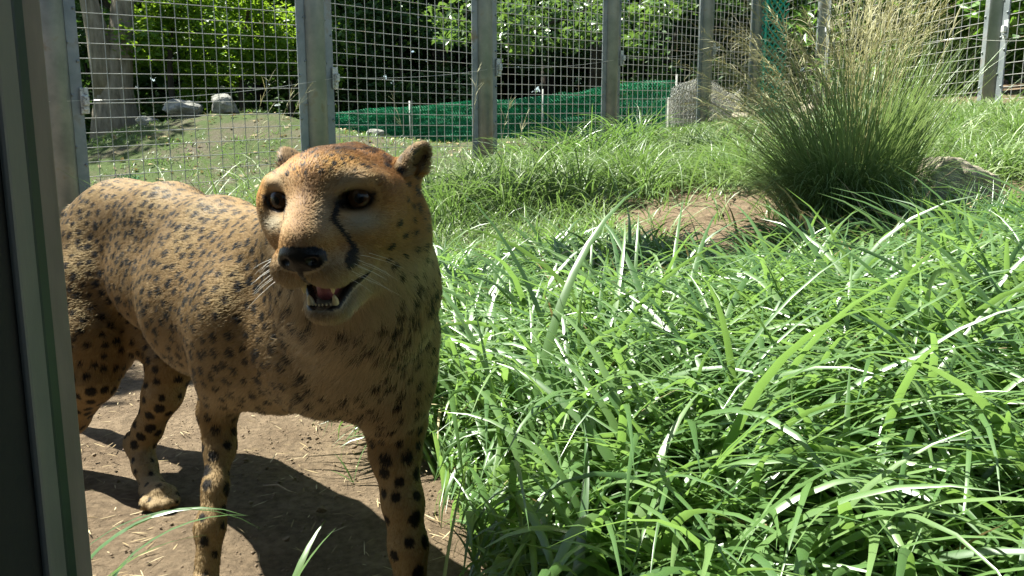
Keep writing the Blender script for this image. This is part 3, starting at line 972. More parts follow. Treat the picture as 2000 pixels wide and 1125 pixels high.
# tufts one can tell apart
q = on_ground(-.28, 4.75)
tuft("grass_tuft", "big pale arching grass tuft in front of a fence post", [(q.x + dx, q.y + dy) for dx, dy in ((0, 0), (.12, .1), (-.2, .05), (-.42, -.1), (.28, -.1), (-.1, -.2), (.05, .3))], 130, .13, (.35, .62), (.004, .009), (.32, .2), (.6, 1.9), fine_mat, tint=(.5, 1.0))
q = on_ground(.55, 6.1)
tuft("grass_tuft", "dense dark green grass tuft against the green net side of the fence", [(q.x + dx, q.y + dy) for dx, dy in ((-.15, -.1), (.15, .1), (.4, .3), (-.3, -.35), (.0, -.3))], 120, .16, (.3, .5), (.006, .012), (.35, .2), (.8, 1.8), grass_mat, tint=(.05, .4))
q = on_ground(-1.72, 4.1)
tuft("grass_tuft", "pale thin grass tuft growing up the mesh behind the cheetah's back", [(q.x + dx, q.y + dy) for dx, dy in ((0, 0), (.22, .18), (.42, .42))], 90, .10, (.5, .85), (.004, .009), (.2, .12), (.5, 1.6), fine_mat, tint=(.5, 1.0))
q = on_ground(1.35, 6.2)
tuft("grass_tuft", "bright bushy grass tuft in front of the netted board", [(q.x + dx, q.y + dy) for dx, dy in ((-.2, -.5), (.15, -.6), (.45, -.4), (.0, -.8), (.5, -.7))], 110, .17, (.2, .34), (.006, .012), (.3, .2), (.7, 1.8), fine_mat, tint=(.35, .8))
q = on_ground(.75, 5.15)
tuft("grass_tuft", "low yellow-green grass tuft at the back of the bare earth patch", [(q.x + dx, q.y + dy) for dx, dy in ((-.3, -.1), (.0, 0), (-.15, .2))], 110, .12, (.25, .42), (.005, .010), (.25, .2), (.6, 1.6), fine_mat, tint=(.4, .9))
q = on_ground(1.55, 4.75)
tuft("grass_tuft", "bright arching grass tuft between the bare patch and the tall clump", [(q.x + dx, q.y + dy) for dx, dy in ((-.25, -.2), (.0, 0), (.2, .2), (-.1, .3), (.1, -.35))], 110, .15, (.28, .5), (.006, .013), (.25, .2), (.7, 1.8), fine_mat, tint=(.5, 1.0))
# narrow upright reeds in front of the boulder
q = on_ground(1.34, 2.62)
tuft("grass_tuft", "upright narrow blue-green blades in front of the tan boulder", [(q.x + dx, q.y + dy) for dx, dy in ((0, 0), (.1, .05), (.2, 0), (.28, .08))], 45, .08, (.25, .46), (.004, .008), (.08, .06), (.1, .5), grass_mat, tint=(.0, .3), twist=.2)

def near_tuft():
    """Long blades growing beside the window frame."""
    r_ = np.array([P(185, 1120, 1.02), P(150, 1150, 1.0), P(200, 1160, .98), P(120, 1150, 1.0), P(230, 1180, 1.0), P(165, 1170, .96), P(140, 1120, 1.02), P(210, 1150, 1.0),
                   P(180, 1190, .97), P(240, 1190, .95), P(100, 1100, 1.0), P(200, 1120, 1.02), P(170, 1170, 1.0), P(260, 1200, .96)])
    r_[:, 2] = ground_h(r_[:, 0], r_[:, 1])
    r_[:, 0] -= .045
    n = len(r_)
    ln = .78 * np.array([.48, .42, .38, .50, .30, .30, .55, .34, .28, .30, .62, .26, .34, .26])
    wd = .95 * np.array([.012, .013, .014, .011, .010, .012, .008, .012, .016, .014, .006, .010, .014, .012])
    az = np.array([.25, .1, -.2, .35, -.9, .6, .18, .0, -.3, .2, .12, .8, 2.4, -.5])
    le = .5 * np.array([.30, .35, .45, .2, .6, .2, .18, .5, .4, .7, .15, .3, .3, .5])
    dr = np.array([1.7, 1.5, 1.6, 1.7, 1.2, 1.0, 1.9, 1.3, 1.2, 1.1, 2.2, .9, 1.2, 1.4])
    V, Fc, T = blades(r_, ln, wd, az, le, dr, rng.uniform(.0, .35, n), 14, .25, rng.normal(0, .4, n))
    o = mesh_np("grass_tuft", V, Fc, grass_mat, None, True, {"tint": ('FLOAT', T)})
    tag(o, "few long arching green blades growing beside the window frame", "grass tuft")


near_tuft()
# two lone blades close to the glass, and sparse sprigs on the path
V, Fc, T = blades(np.array([[*P(835, 1150, .98)[:2], 0], [*P(500, 1180, 1.0)[:2], 0], [*P(530, 1180, 1.0)[:2], 0]]), np.array([.34, .26, .25]), np.array([.018, .016, .014]), np.array([.3, .2, 1.2]), np.array([.08, .15, .1]), np.array([.2, .7, 1.2]), np.array([.15, .6, .7]), 10, .25)
tag(mesh_np("grass_tuft", V, Fc, grass_mat, None, True, {"tint": ('FLOAT', T)}), "short broad green blades poking up in front of the cheetah's feet", "grass tuft", kind="stuff")
sp = ground_hit(690, 945)
V, Fc, T = blades(np.array([[sp.x, sp.y, sp.z]] * 3 + [[sp.x - .05, sp.y + .28, ground_h(sp.x - .05, sp.y + .28)]] * 2), np.array([.11, .08, .06, .09, .07]), np.array([.006, .005, .004, .005, .004]), np.array([.4, 2.6, 3.0, .2, 1.4]), np.array([.2, .5, .9, .2, .4]), np.array([.5, .6, .5, .5, .4]), np.full(5, .6), 6, .25)
tag(mesh_np("grass_tuft", V, Fc, grass_mat, None, True, {"tint": ('FLOAT', T)}), "thin green sprig on the bare path between the cheetah's forelegs", "grass tuft", kind="stuff")


# ------------------------------------------------------------------ tall flowering grass clump
def tall_clump():
    q = on_ground(1.44, 3.42)
    root = empty("grass_clump", q)
    tag(root, "tall flowering grass clump with feathery straw-coloured plumes beside the tan boulder", "grass clump")
    n = 1500
    r = .17 * np.sqrt(rng.random(n)); th = rng.uniform(0, 2 * np.pi, n)
    x, y = q.x + r * np.cos(th), q.y + r * np.sin(th) * .8
    V, Fc, T = blades(np.stack([x, y, ground_h(x, y) - .02], 1), rng.uniform(.40, .92, n), rng.uniform(.003, .0065, n), th + rng.normal(0, .5, n), np.abs(rng.normal(.08, .10, n)) + np.where(np.cos(th) > .2, .8, 2.3) * r, rng.uniform(.1, 1.3, n) * np.where(np.cos(th) > .2, .5, 1), np.clip(rng.normal(.6, .25, n), 0, 1), 8, .25, rng.normal(0, .4, n))
    # a weeping skirt on the near side
    m = 1100
    th2 = rng.normal(-2.1, .75, m); r2 = .1 + .16 * rng.random(m)
    x2, y2 = q.x - .05 + r2 * np.cos(th2), q.y + r2 * np.sin(th2)
    b2 = blades(np.stack([x2, y2, ground_h(x2, y2) + .02], 1), rng.uniform(.35, .6, m), rng.uniform(.0025, .005, m), th2 + rng.normal(0, .3, m), rng.uniform(.1, .5, m), rng.uniform(1.2, 2.2, m), np.clip(rng.normal(.5, .2, m), 0, 1), 8, .2, rng.normal(0, .3, m))
    V, Fc, T = merge([(V, Fc, T), b2])
    tag(mesh_np("blades", V, Fc, clump_mat, root, True, {"tint": ('FLOAT', T)}), kind="stuff")
    # flowering stalks with plumes
    parts, st = [], Acc()
    k = 0
    SV, SF, ST = [], [], []
    for i in range(120):
        left = i < 56
        a0 = rng.normal(math.pi * .93, .5) if left else rng.uniform(-.9, 2.2)
        ln = rng.uniform(.75, 1.1) if left else rng.uniform(.85, 1.2)
        le = rng.uniform(.15, .7) if left else rng.uniform(.02, .36)
        dr = rng.uniform(.25, .8) if left else rng.uniform(.0, .35)
        rr = .14 * math.sqrt(rng.random()); t0 = rng.uniform(0, 6.28)
        p0 = Vector((q.x + rr * math.cos(t0), q.y + rr * math.sin(t0) * .8, q.z))
        pts = [p0.copy()]
        p_ = p0.copy(); N = 9
        for j in range(N):
            an = le + dr * ((j + .5) / N) ** 1.6
            p_ = p_ + Vector((math.sin(an) * math.cos(a0), math.sin(an) * math.sin(a0), math.cos(an))) * (ln / N)
            pts.append(p_.copy())
        st.tube(pts, [.0020 - .00012 * j for j in range(N + 1)], 4, False)
        d_ = (pts[-1] - pts[-2]).normalized()
        # plume: fine branchlets along the last third
        for b in range(34 if left else 22):
            f_ = .62 + .38 * rng.random()
            s_ = f_ * N; j = min(N - 1, int(s_)); o_ = pts[j].lerp(pts[j + 1], s_ - j)
            sa = a0 + rng.normal(0, .75)
            parts.append((o_, rng.uniform(.06, .17) * (1.25 - f_ * .5), sa, max(.05, le + dr + rng.normal(.25, .35)), rng.uniform(.1, .7)))
    so = st.build("stalks", noise_mat("grass_stalk", [(.20, .22, .08), (.34, .31, .14)], scale=8, rough=.6), root)
    tag(so, kind="stuff")
    m = len(parts)
    V, Fc, T = blades(np.array([p_[0] for p_ in parts]), np.array([p_[1] for p_ in parts]), rng.uniform(.0016, .0030, m), np.array([p_[2] for p_ in parts]), np.array([p_[3] for p_ in parts]), np.array([p_[4] for p_ in parts]), rng.uniform(.2, 1, m), 4, .2, rng.normal(0, .6, m))
    tag(mesh_np("plumes", V, Fc, plume_mat, root, True, {"tint": ('FLOAT', T)}), kind="stuff")


tall_clump()


def seed_stems(label, spots, group=None):
    """Thin flowering grass stems, each spot: x, y, height, azimuth, lean."""
    root_q = on_ground(spots[0][0], spots[0][1])
    V_, parts = Acc(), []
    for (x, y, hgt, az, le) in spots:
        p0 = on_ground(x, y); pts = [p0]
        for j in range(8):
            an = le + .35 * (j / 8) ** 2
            pts.append(pts[-1] + Vector((math.sin(an) * math.cos(az), math.sin(an) * math.sin(az), math.cos(an))) * hgt / 8)
        V_.tube(pts, [.0017 - .00014 * j for j in range(9)], 4, False)
        for b in range(9):
            s_ = 5.6 + 2.3 * rng.random(); j = int(s_)
            parts.append((pts[j].lerp(pts[j + 1], s_ - j), rng.uniform(.05, .12), az + rng.normal(0, .8), le + rng.normal(.5, .25)))
    o = V_.build("flowering_grass", plume_mat, None)
    tag(o, label, "grass stems", group)
    m = len(parts)
    V, Fc, T = blades(np.array([p_[0] for p_ in parts]), np.array([p_[1] for p_ in parts]), rng.uniform(.0018, .003, m), np.array([p_[2] for p_ in parts]), np.array([p_[3] for p_ in parts]), rng.uniform(.1, .5, m), rng.uniform(.3, 1, m), 4, .2)
    tag(mesh_np("seed_heads", V, Fc, plume_mat, o, True, {"tint": ('FLOAT', T)}), kind="stuff")


seed_stems("bent straw-coloured seed stems crossing the post behind the cheetah's ear", [(-1.55, 4.45, 1.05, .3, .15), (-1.5, 4.5, .98, .1, .3), (-1.45, 4.55, 1.0, .7, .2), (-1.6, 4.4, .9, .5, .25)])
seed_stems("thin green seed stems at the foot of the post beside the window frame", [(-2.02, 3.75, .62, 2.6, .3), (-1.98, 3.72, .55, .4, .35), (-2.05, 3.7, .5, 3.0, .4), (-1.95, 3.8, .6, 1.2, .2)])
seed_stems("slender pale seed stems in front of the green net", [(-.62, 5.1, .75, 2.6, .12), (-.25, 5.0, .85, 1.2, .04), (-.1, 5.1, .62, .6, .1), (.0, 5.2, .5, .3, .12)])

# ------------------------------------------------------------------ litter on the path
clod_mat = noise_mat("dry_clod", [(.15, .105, .068), (.27, .20, .135)], scale=60, rough=.95, bump=.6, bump_scale=150)
q = ground_hit(627, 1000)
o = rock("dirt_clod", (q.x, q.y, q.z + .005), (.014, .011, .009), "small crumbly brown clod of earth on the bare path", clod_mat, 31)
o["category"] = "clod"
a = Acc(); p0, p1 = ground_hit(515, 960), ground_hit(582, 970)
a.tube([p0 + Vector((0, 0, .006)), p0.lerp(p1, .4) + Vector((0, .006, .012)), p0.lerp(p1, .7) + Vector((0, -.002, .008)), p1 + Vector((0, 0, .004))], [.0018, .0022, .0018, .0010], 6)
tag(a.build("twig", noise_mat("dry_twig", [(.20, .14, .08), (.36, .28, .18)], scale=40, rough=.8)), "thin dry twig lying on the bare path", "twig")


def litter():
    n = 1500
    x = rng.uniform(-1.5, .05, n); y = rng.uniform(1.05, 3.4, n)
    k = x < edge_x(y) + .12
    x, y = x[k], y[k]; n = len(x)
    V, Fc, T = blades(np.stack([x, y, ground_h(x, y) + .002], 1), rng.uniform(.008, .05, n) ** 1.0, rng.uniform(.0012, .0032, n), rng.uniform(0, 6.28, n), rng.uniform(1.35, 1.56, n), rng.uniform(-.1, .25, n), rng.random(n), 4, .2)
    tag(mesh_np("straw_litter", V, Fc, straw_mat, None, False, {"tint": ('FLOAT', T)}), "scattered bits of dry straw on the bare path", "litter", kind="stuff")
    # crumbs of earth
    n = 4200
    x = rng.uniform(-1.5, .1, n); y = rng.uniform(1.0, 3.6, n)
    k = x < edge_x(y) + .1; x, y = x[k], y[k]
    x = np.concatenate([x, rng.uniform(.3, 1.9, 500)]); y = np.concatenate([y, rng.uniform(3.3, 4.5, 500)])
    n = len(x); z = ground_h(x, y)
    s = rng.uniform(.0010, .0030, n) + .004 * rng.random(n) ** 6 * np.where(y > 3.2, 1.5, 1.0)
    base = np.array([(1, 0, 0), (0, 1, 0), (-1, 0, 0), (0, -1, 0), (0, 0, .8), (0, 0, -.8)])
    fb = np.array([(0, 1, 4), (1, 2, 4), (2, 3, 4), (3, 0, 4), (1, 0, 5), (2, 1, 5), (3, 2, 5), (0, 3, 5)])
    V = (base[None] * rng.uniform(.6, 1.4, (n, 6, 1)) * s[:, None, None]) + np.stack([x, y, z + s * .3], 1)[:, None]
    Fc = fb[None] + (np.arange(n) * 6)[:, None, None]
    tag(mesh_np("earth_crumbs", V.reshape(-1, 3), Fc.reshape(-1, 3), clod_mat, None, False), "loose crumbs of earth on the bare ground", "crumbs", kind="stuff")


litter()
for i, (px, py, sz) in enumerate([(480, 905, .010), (560, 1060, .009), (300, 760, .013), (690, 880, .011), (600, 850, .008)]):
    q = ground_hit(px, py)
    wh_ = ["beside the twig", "below the crumbly clod", "under the belly by the hind leg", "at the foot of the grass edge", "under the chest"][i]
    o = rock("pebble", (q.x, q.y, q.z + sz * .2), (sz, sz * .8, sz * .5), "small earthy pebble on the path " + wh_, clod_mat, 40 + i, group="pebbles on the path")
    o["category"] = "pebble"


def far_weeds():
    """Low weeds, moss tufts and fallen leaves on the mound and the ground beyond the fence."""
    n = 5200
    x = rng.uniform(-6.5, 1.6, n); y = rng.uniform(5.0, 10.6, n)
    q = np.stack([x, y, x * 0], 1)
    k = ((y - x) > 6.75) & (value_noise(q, 1.1, 95) + .25 * value_noise(q, 5, 96) > .55)
    x, y = x[k], y[k]
    V, Fc, T = clump_grass(x, y, 7, .07, (.03, .09), (.004, .009), (.6, .4), (.3, 1.3), 3, tint=(.0, .45))
    tag(mesh_np("weeds", V, Fc, fine_mat, None, True, {"tint": ('FLOAT', T)}), "low weeds and moss beyond the mesh fence", "weeds", kind="stuff")
    n = 1100
    x = rng.uniform(-6.5, 1.6, n); y = rng.uniform(5.0, 10.6, n); k = (y - x) > 6.6; x, y = x[k], y[k]
    V, Fc, T = leaf_cloud(np.stack([x, y, ground_h(x, y) + .012], 1), .06, 1.9, 2.5)
    tag(mesh_np("fallen_leaves", V, Fc, straw_mat, None, False, {"tint": ('FLOAT', T)}), "fallen dry leaves on the ground beyond the fence", "leaves", kind="stuff")


far_weeds()
# ------------------------------------------------------------------ the cheetah
def V3(v): return np.array(v, dtype=np.float64)


HEAD_C = V3(P(660, 374, 0.955))
hf = V3((-0.172, -0.985, -0.10)); hf /= np.linalg.norm(hf)
hl = np.cross((-0.035, 0, 1.0), hf); hl /= np.linalg.norm(hl)       # the animal's left = picture right
hu = np.cross(hf, hl)
HM = np.stack([hl, hf, hu])                                        # rows: world -> (l, f, u)


def hw(l, f, u):
    return HEAD_C + l * hl + f * hf + u * hu


def build_axis(lo, hi, dlo, dhi, fine, coarse):
    a = np.arange(lo, dlo, coarse); b = np.arange(dlo, dhi, fine); c = np.arange(dhi, hi, coarse)
    return np.concatenate([a, b, c])


AX = [build_axis(-1.36, 0.06, -0.335, -0.06, 0.0023, 0.0055),
      build_axis(0.72, 2.16, 0.79, 1.07, 0.0023, 0.0055),
      build_axis(-0.03, 0.80, 0.43, 0.745, 0.0023, 0.0055)]
FIELD = np.ones((len(AX[0]), len(AX[1]), len(AX[2])), dtype=np.float32)


def region(lo, hi):
    s = []
    for a, l, h in zip(AX, lo, hi):
        i0 = max(0, np.searchsorted(a, l) - 1); i1 = min(len(a), np.searchsorted(a, h) + 1)
        s.append(slice(i0, i1))
    if any(q.stop <= q.start for q in s): return None, None
    g = np.stack(np.meshgrid(*[a[q] for a, q in zip(AX, s)], indexing='ij'), -1).astype(np.float32)
    return tuple(s), g


def blend(sl, d, k, op='add'):
    a = FIELD[sl]
    if op == 'add':
        h = np.clip(0.5 + 0.5 * (a - d) / k, 0, 1)
        FIELD[sl] = a * (1 - h) + d * h - k * h * (1 - h)
    else:
        h = np.clip(0.5 - 0.5 * (a + d) / k, 0, 1)
        FIELD[sl] = a * (1 - h) - d * h + k * h * (1 - h)


def cone(p0, r0, p1, r1, k=0.03, op='add'):
    """Round cone between two world points."""
    p0, p1 = V3(p0), V3(p1)
    m = max(r0, r1) + k + 0.012
    sl, g = region(np.minimum(p0, p1) - m, np.maximum(p0, p1) + m)
    if sl is None: return
    ba = (p1 - p0).astype(np.float32)
    pa = g - p0.astype(np.float32)
    t = np.clip(pa @ ba / max(1e-9, float(ba @ ba)), 0, 1)
    d = np.linalg.norm(pa - t[..., None] * ba, axis=-1) - (r0 + (r1 - r0) * t)
    blend(sl, d, k, op)


def chain(pts, k=0.03):
    for (a, ra), (b, rb) in zip(pts[:-1], pts[1:]):
        cone(a, ra, b, rb, k)


def ell(c, r, axes=None, k=0.02, op='add'):
    """Ellipsoid at a world point; axes: rows of a rotation (default world)."""
    c = V3(c); m = max(r) + k + 0.012
    sl, g = region(c - m, c + m)
    if sl is None: return
    q = g - c.astype(np.float32)
    if axes is not None: q = q @ axes.T.astype(np.float32)
    r = np.array(r, np.float32)
    k0 = np.linalg.norm(q / r, axis=-1); k1 = np.linalg.norm(q / (r * r), axis=-1) + 1e-6
    blend(sl, k0 * (k0 - 1) / k1, k, op)


def hell(l, f, u, r, k=0.015, op='add', tilt=0.0, yaw=0.0, roll=0.0):
    A = HM
    if tilt or yaw or roll:
        R = (Matrix.Rotation(tilt, 3, 'X') @ Matrix.Rotation(yaw, 3, 'Z') @ Matrix.Rotation(roll, 3, 'Y'))
        A = np.array(R.transposed()) @ HM
    ell(hw(l, f, u), r, A, k, op)


def hcone(a, ra, b, rb, k=0.015, op='add'):
    cone(hw(*a), ra, hw(*b), rb, k, op)


# trunk ------------------------------------------------------------------
tail_dir = Vector((-0.72, 0.69, 0))
pel = P(245, 430, 1.86); loin = P(335, 440, 1.70); mid = P(430, 478, 1.53); wit = P(560, 512, 1.35)
chain([(pel, .095), (loin, .078), (mid, .080), (wit, .080)], .05)                                    # back line
chain([(P(232, 505, 1.90), .095), (P(325, 545, 1.70), .092), (P(425, 590, 1.50), .122), (P(535, 625, 1.33), .120), (P(640, 640, 1.215), .100)], .06)   # ribs
chain([(P(330, 580, 1.68), .055), (P(425, 632, 1.50), .064), (P(540, 685, 1.32), .080), (P(655, 695, 1.21), .078), (P(700, 675, 1.15), .072)], .05)    # brisket
ell(P(215, 452, 1.92), (.095, .095, .10), k=.06)                                                        # rump
# neck
chain([(wit, .08), (P(640, 480, 1.13), .072), (P(672, 410, 1.0), .056)], .05)
chain([(P(655, 640, 1.20), .10), (P(696, 565, 1.09), .084), (P(700, 470, .995), .064)], .05)
chain([(P(728, 640, 1.16), .075), (P(732, 555, 1.07), .064), (P(730, 470, 1.0), .055)], .05)
# right shoulder and foreleg (picture left)
sR, eR, wR, fR = P(495, 610, 1.265), P(425, 800, 1.35), P(412, 1025, 1.26), P(398, 1175, 1.215)
chain([(P(565, 520, 1.26), .050), (sR, .066), (P(455, 715, 1.31), .047), (eR, .030)], .04)
ell(P(432, 690, 1.325), (.034, .040, .062), k=.025)
chain([(eR, .026), (P(430, 870, 1.34), .0235), (P(420, 955, 1.29), .0175), (wR, .0195), (fR, .021)], .025)
ell(P(408, 800, 1.395), (.017, .017, .024), k=.015)                                                     # point of elbow
ell(P(390, 1040, 1.262), (.009, .009, .013), k=.016)                                                  # carpal pad
# left shoulder and foreleg (picture right)
sL, eL, wL, fL = P(742, 655, 1.19), P(772, 815, 1.25), P(797, 1065, 1.21), P(806, 1185, 1.19)
chain([(P(712, 550, 1.20), .06), (sL, .075), (P(757, 735, 1.225), .062), (eL, .048)], .04)
chain([(eL, .041), (P(772, 890, 1.24), .035), (P(787, 980, 1.225), .029), (wL, .027), (fL, .026)], .025)
ell(P(762, 730, 1.20), (.05, .055, .08), k=.04)
# right thigh (picture left), lower leg goes back behind the window frame
kR = P(180, 742, 1.70)
hR = P(60, 905, 1.84); mR = P(95, 1035, 1.74)
chain([(P(212, 480, 1.85), .095), (P(205, 560, 1.80), .094), (P(188, 660, 1.74), .082), (kR, .048)], .04)
ell(P(178, 610, 1.80), (.078, .07, .125), k=.05)
chain([(kR, .048), (P(130, 810, 1.77), .046), (hR, .033), (P(75, 975, 1.79), .027), (mR, .029)], .025)
# left hind leg (seen under the belly)
kL = P(345, 690, 1.70); hLk = P(272, 868, 1.73); mL = P(300, 960, 1.66)
chain([(P(290, 560, 1.84), .09), (P(315, 640, 1.77), .072), (P(338, 700, 1.71), .050), (P(318, 770, 1.70), .038), (P(288, 840, 1.72), .028), (hLk, .025), (P(283, 910, 1.695), .022), (mL, .022), (P(318, 1000, 1.605), .024)], .025)
ell(P(258, 862, 1.745), (.016, .016, .024), k=.02)                                                    # point of hock
# tail
chain([(P(160, 430, 1.99), .045), (P(115, 520, 2.05), .028), (P(95, 640, 2.09), .025), (P(70, 780, 2.11), .024), (P(20, 830, 2.11), .022)], .02)


def paw(toe_base, ahead, ankle):
    """Four toes and the ball of a foot that stands on the ground."""
    b = V3(toe_base); a = V3(ahead); a[2] = 0; a /= np.linalg.norm(a)
    s = np.cross((0, 0, 1), a)
    ell(b + a * .004 + V3((0, 0, .024)) - V3((0, 0, b[2])), (.024, .024, .020), k=.014)
    top = b + a * .012; top[2] = .030
    cone(V3(ankle), .0215, top, .0205, .018)
    for t, ln in ((-1.5, .030), (-.5, .046), (.5, .046), (1.5, .030)):
        c = b + a * ln + s * t * .0195; c[2] = .014
        k0 = b + a * (ln - .03) + s * t * .016; k0[2] = .027
        cone(k0, .0115, c, .0125, .003)


body_ahead = V3((0.62, -0.78, 0))
paw(P(395, 1215, 1.20), V3((0.30, -0.95, 0)), fR)
paw(P(808, 1205, 1.175), V3((0.15, -0.99, 0)), fL)
paw(P(316, 1008, 1.60), V3((0.35, -0.93, 0)), mL)
paw(P(105, 1045, 1.70), V3((0.3, -0.95, 0)), mR)
# head -------------------------------------------------------------------
hell(0, -.020, -.002, (.074, .080, .053), .02)                 # cranium
hell(0, .028, .014, (.060, .046, .036), .02)                  # forehead
for s in (-1, 1):
    hell(s * .043, .043, .0190, (.024, .020, .0110), .012)      # brow
    hell(s * .050, .010, -.034, (.034, .052, .040), .025)     # cheek
    hell(s * .064, .022, -.008, (.020, .034, .026), .02)      # zygomatic arch
    hell(s * .048, -.045, -.045, (.034, .045, .050), .03)     # ruff
    hell(s * .038, .050, -.036, (.021, .026, .020), .018)     # cheekbone under the eye
hcone((0, .045, .004), .034, (0, .096, -.040), .029, .02)     # bridge of the nose
hcone((0, .05, -.045), .038, (0, .088, -.058), .030, .02)
for s in (-1, 1):
    hell(s * .021, .092, -.067, (.0235, .028, .0195), .010)   # whisker pads
    hcone((s * .030, .05, -.07), .026, (s * .022, .088, -.072), .020, .015)
hell(0, .116, -.052, (.0255, .013, .0145), .005)              # nose leather
hell(0, .114, -.066, (.009, .010, .012), .005)
for s in (-1, 1):
    hell(s * .0155, .126, -.056, (.0055, .007, .0036), .003, 'sub')   # nostrils
# lower jaw, dropped open
hcone((0, .0, -.088), .040, (0, .064, -.121), .015, .018)
hcone((.026, .0, -.085), .028, (.012, .068, -.121), .0095, .015)
hcone((-.026, .0, -.085), .028, (-.012, .068, -.121), .0095, .015)
hell(0, .075, -.1235, (.019, .014, .0095), .010)
# mouth: cut between the lips
hell(0, .078, -.0985, (.0290, .044, .0150), .005, 'sub', tilt=-.22)
hell(0, .072, -.104, (.0165, .026, .0160), .005, 'sub', tilt=-.32)
for s in (-1, 1):
    hcone((s * .045, .046, -.0815), .0060, (s * .017, .082, -.0985), .0130, .004, 'sub')
for s in (-1, 1):
    hell(s * .046, .068, -.001, (.0190, .018, .0098), .004, 'sub')     # eye openings
    # ears: rounded cups
    hell(s * .075, -.054, .020, (.014, .036, .034), .014, roll=s * .64)
    hell(s * .088, -.044, .028, (.010, .023, .029), .005, 'sub', roll=s * .62)

# surface nets -------------------------------------------------------------


def surface_nets(field, axes):
    nx, ny, nz = field.shape
    s = field < 0
    c = np.zeros((nx - 1, ny - 1, nz - 1), np.uint8)
    for dx in (0, 1):
        for dy in (0, 1):
            for dz in (0, 1):
                c += s[dx:nx - 1 + dx, dy:ny - 1 + dy, dz:nz - 1 + dz]
    act = (c > 0) & (c < 8)
    idx = np.argwhere(act)
    vid = np.full(act.shape, -1, np.int32)
    vid[act] = np.arange(len(idx))
    acc = np.zeros((len(idx), 3)); cnt = np.zeros(len(idx))
    corners = [(a, b, d) for a in (0, 1) for b in (0, 1) for d in (0, 1)]
    val = {q: field[idx[:, 0] + q[0], idx[:, 1] + q[1], idx[:, 2] + q[2]].astype(np.float64) for q in corners}
    for a in corners:
        for ax in range(3):
            if a[ax]: continue
            b = list(a); b[ax] = 1; b = tuple(b)
            va, vb = val[a], val[b]
            m = (va < 0) != (vb < 0)
            t = np.where(m, va / np.where(m, va - vb, 1), 0)
            for k in range(3):
                base = axes[k][idx[:, k] + a[k]]
                if k == ax:
                    base = base + t * (axes[k][idx[:, k] + 1] - axes[k][idx[:, k]])
                acc[:, k] += np.where(m, base, 0)
            cnt += m
    verts = acc / cnt[:, None]
    quads = []
    for ax in range(3):
        o1, o2 = [(1, 2), (2, 0), (0, 1)][ax]
        sl0 = [slice(1, -1)] * 3; sl1 = [slice(1, -1)] * 3
        sl0[ax] = slice(0, -1); sl1[ax] = slice(1, None)
        e = s[tuple(sl0)] != s[tuple(sl1)]
        inside_first = s[tuple(sl0)]
        q = np.argwhere(e)
        flip = ~inside_first[e]
        off = np.array([1, 1, 1]); off[ax] = 0
        base = q + off
        d1 = np.zeros(3, int); d1[o1] = 1; d2 = np.zeros(3, int); d2[o2] = 1
        def g(p): return vid[p[:, 0], p[:, 1], p[:, 2]]
        Q = np.stack([g(base - d1 - d2), g(base - d2), g(base), g(base - d1)], 1)
        Q[flip] = Q[flip][:, ::-1]
        quads.append(Q)
    return verts, np.concatenate(quads)


cv, cq = surface_nets(FIELD, AX)
del FIELD
# light relaxation, more on the coarse body than on the fine head
edges = np.concatenate([cq[:, [0, 1]], cq[:, [1, 2]], cq[:, [2, 3]], cq[:, [3, 0]]])
deg = np.bincount(edges.ravel(), minlength=len(cv)).astype(float)
for it in range(5):
    sm = np.zeros_like(cv)
    for k in range(3):
        sm[:, k] = np.bincount(edges[:, 0], cv[edges[:, 1], k], len(cv)) + np.bincount(edges[:, 1], cv[edges[:, 0], k], len(cv))
    sm /= deg[:, None]
    hdist = np.linalg.norm(cv - HEAD_C, axis=1)
    w = 0.5 * smooth01(hdist, .12, .2) + (0.25 if it < 2 else 0.0)
    cv = cv + (sm - cv) * w[:, None]
cv[:, 2] = np.maximum(cv[:, 2], 0.001)


def vert_normals(v, q):
    fn = np.cross(v[q[:, 2]] - v[q[:, 0]], v[q[:, 3]] - v[q[:, 1]])
    n = np.zeros_like(v)
    for j in range(4):
        for k in range(3):
            n[:, k] += np.bincount(q[:, j], fn[:, k], len(v))
    return n / (np.linalg.norm(n, axis=1, keepdims=True) + 1e-12)


cn = vert_normals(cv, cq)

# coat ----------------------------------------------------------------------


def seg_dist(q, a, b):
    a, b = np.array(a), np.array(b)
    t = np.clip(((q - a) @ (b - a)) / ((b - a) @ (b - a)), 0, 1)
    return np.linalg.norm(q - a - t[:, None] * (b - a), axis=1)


SPOTS = []


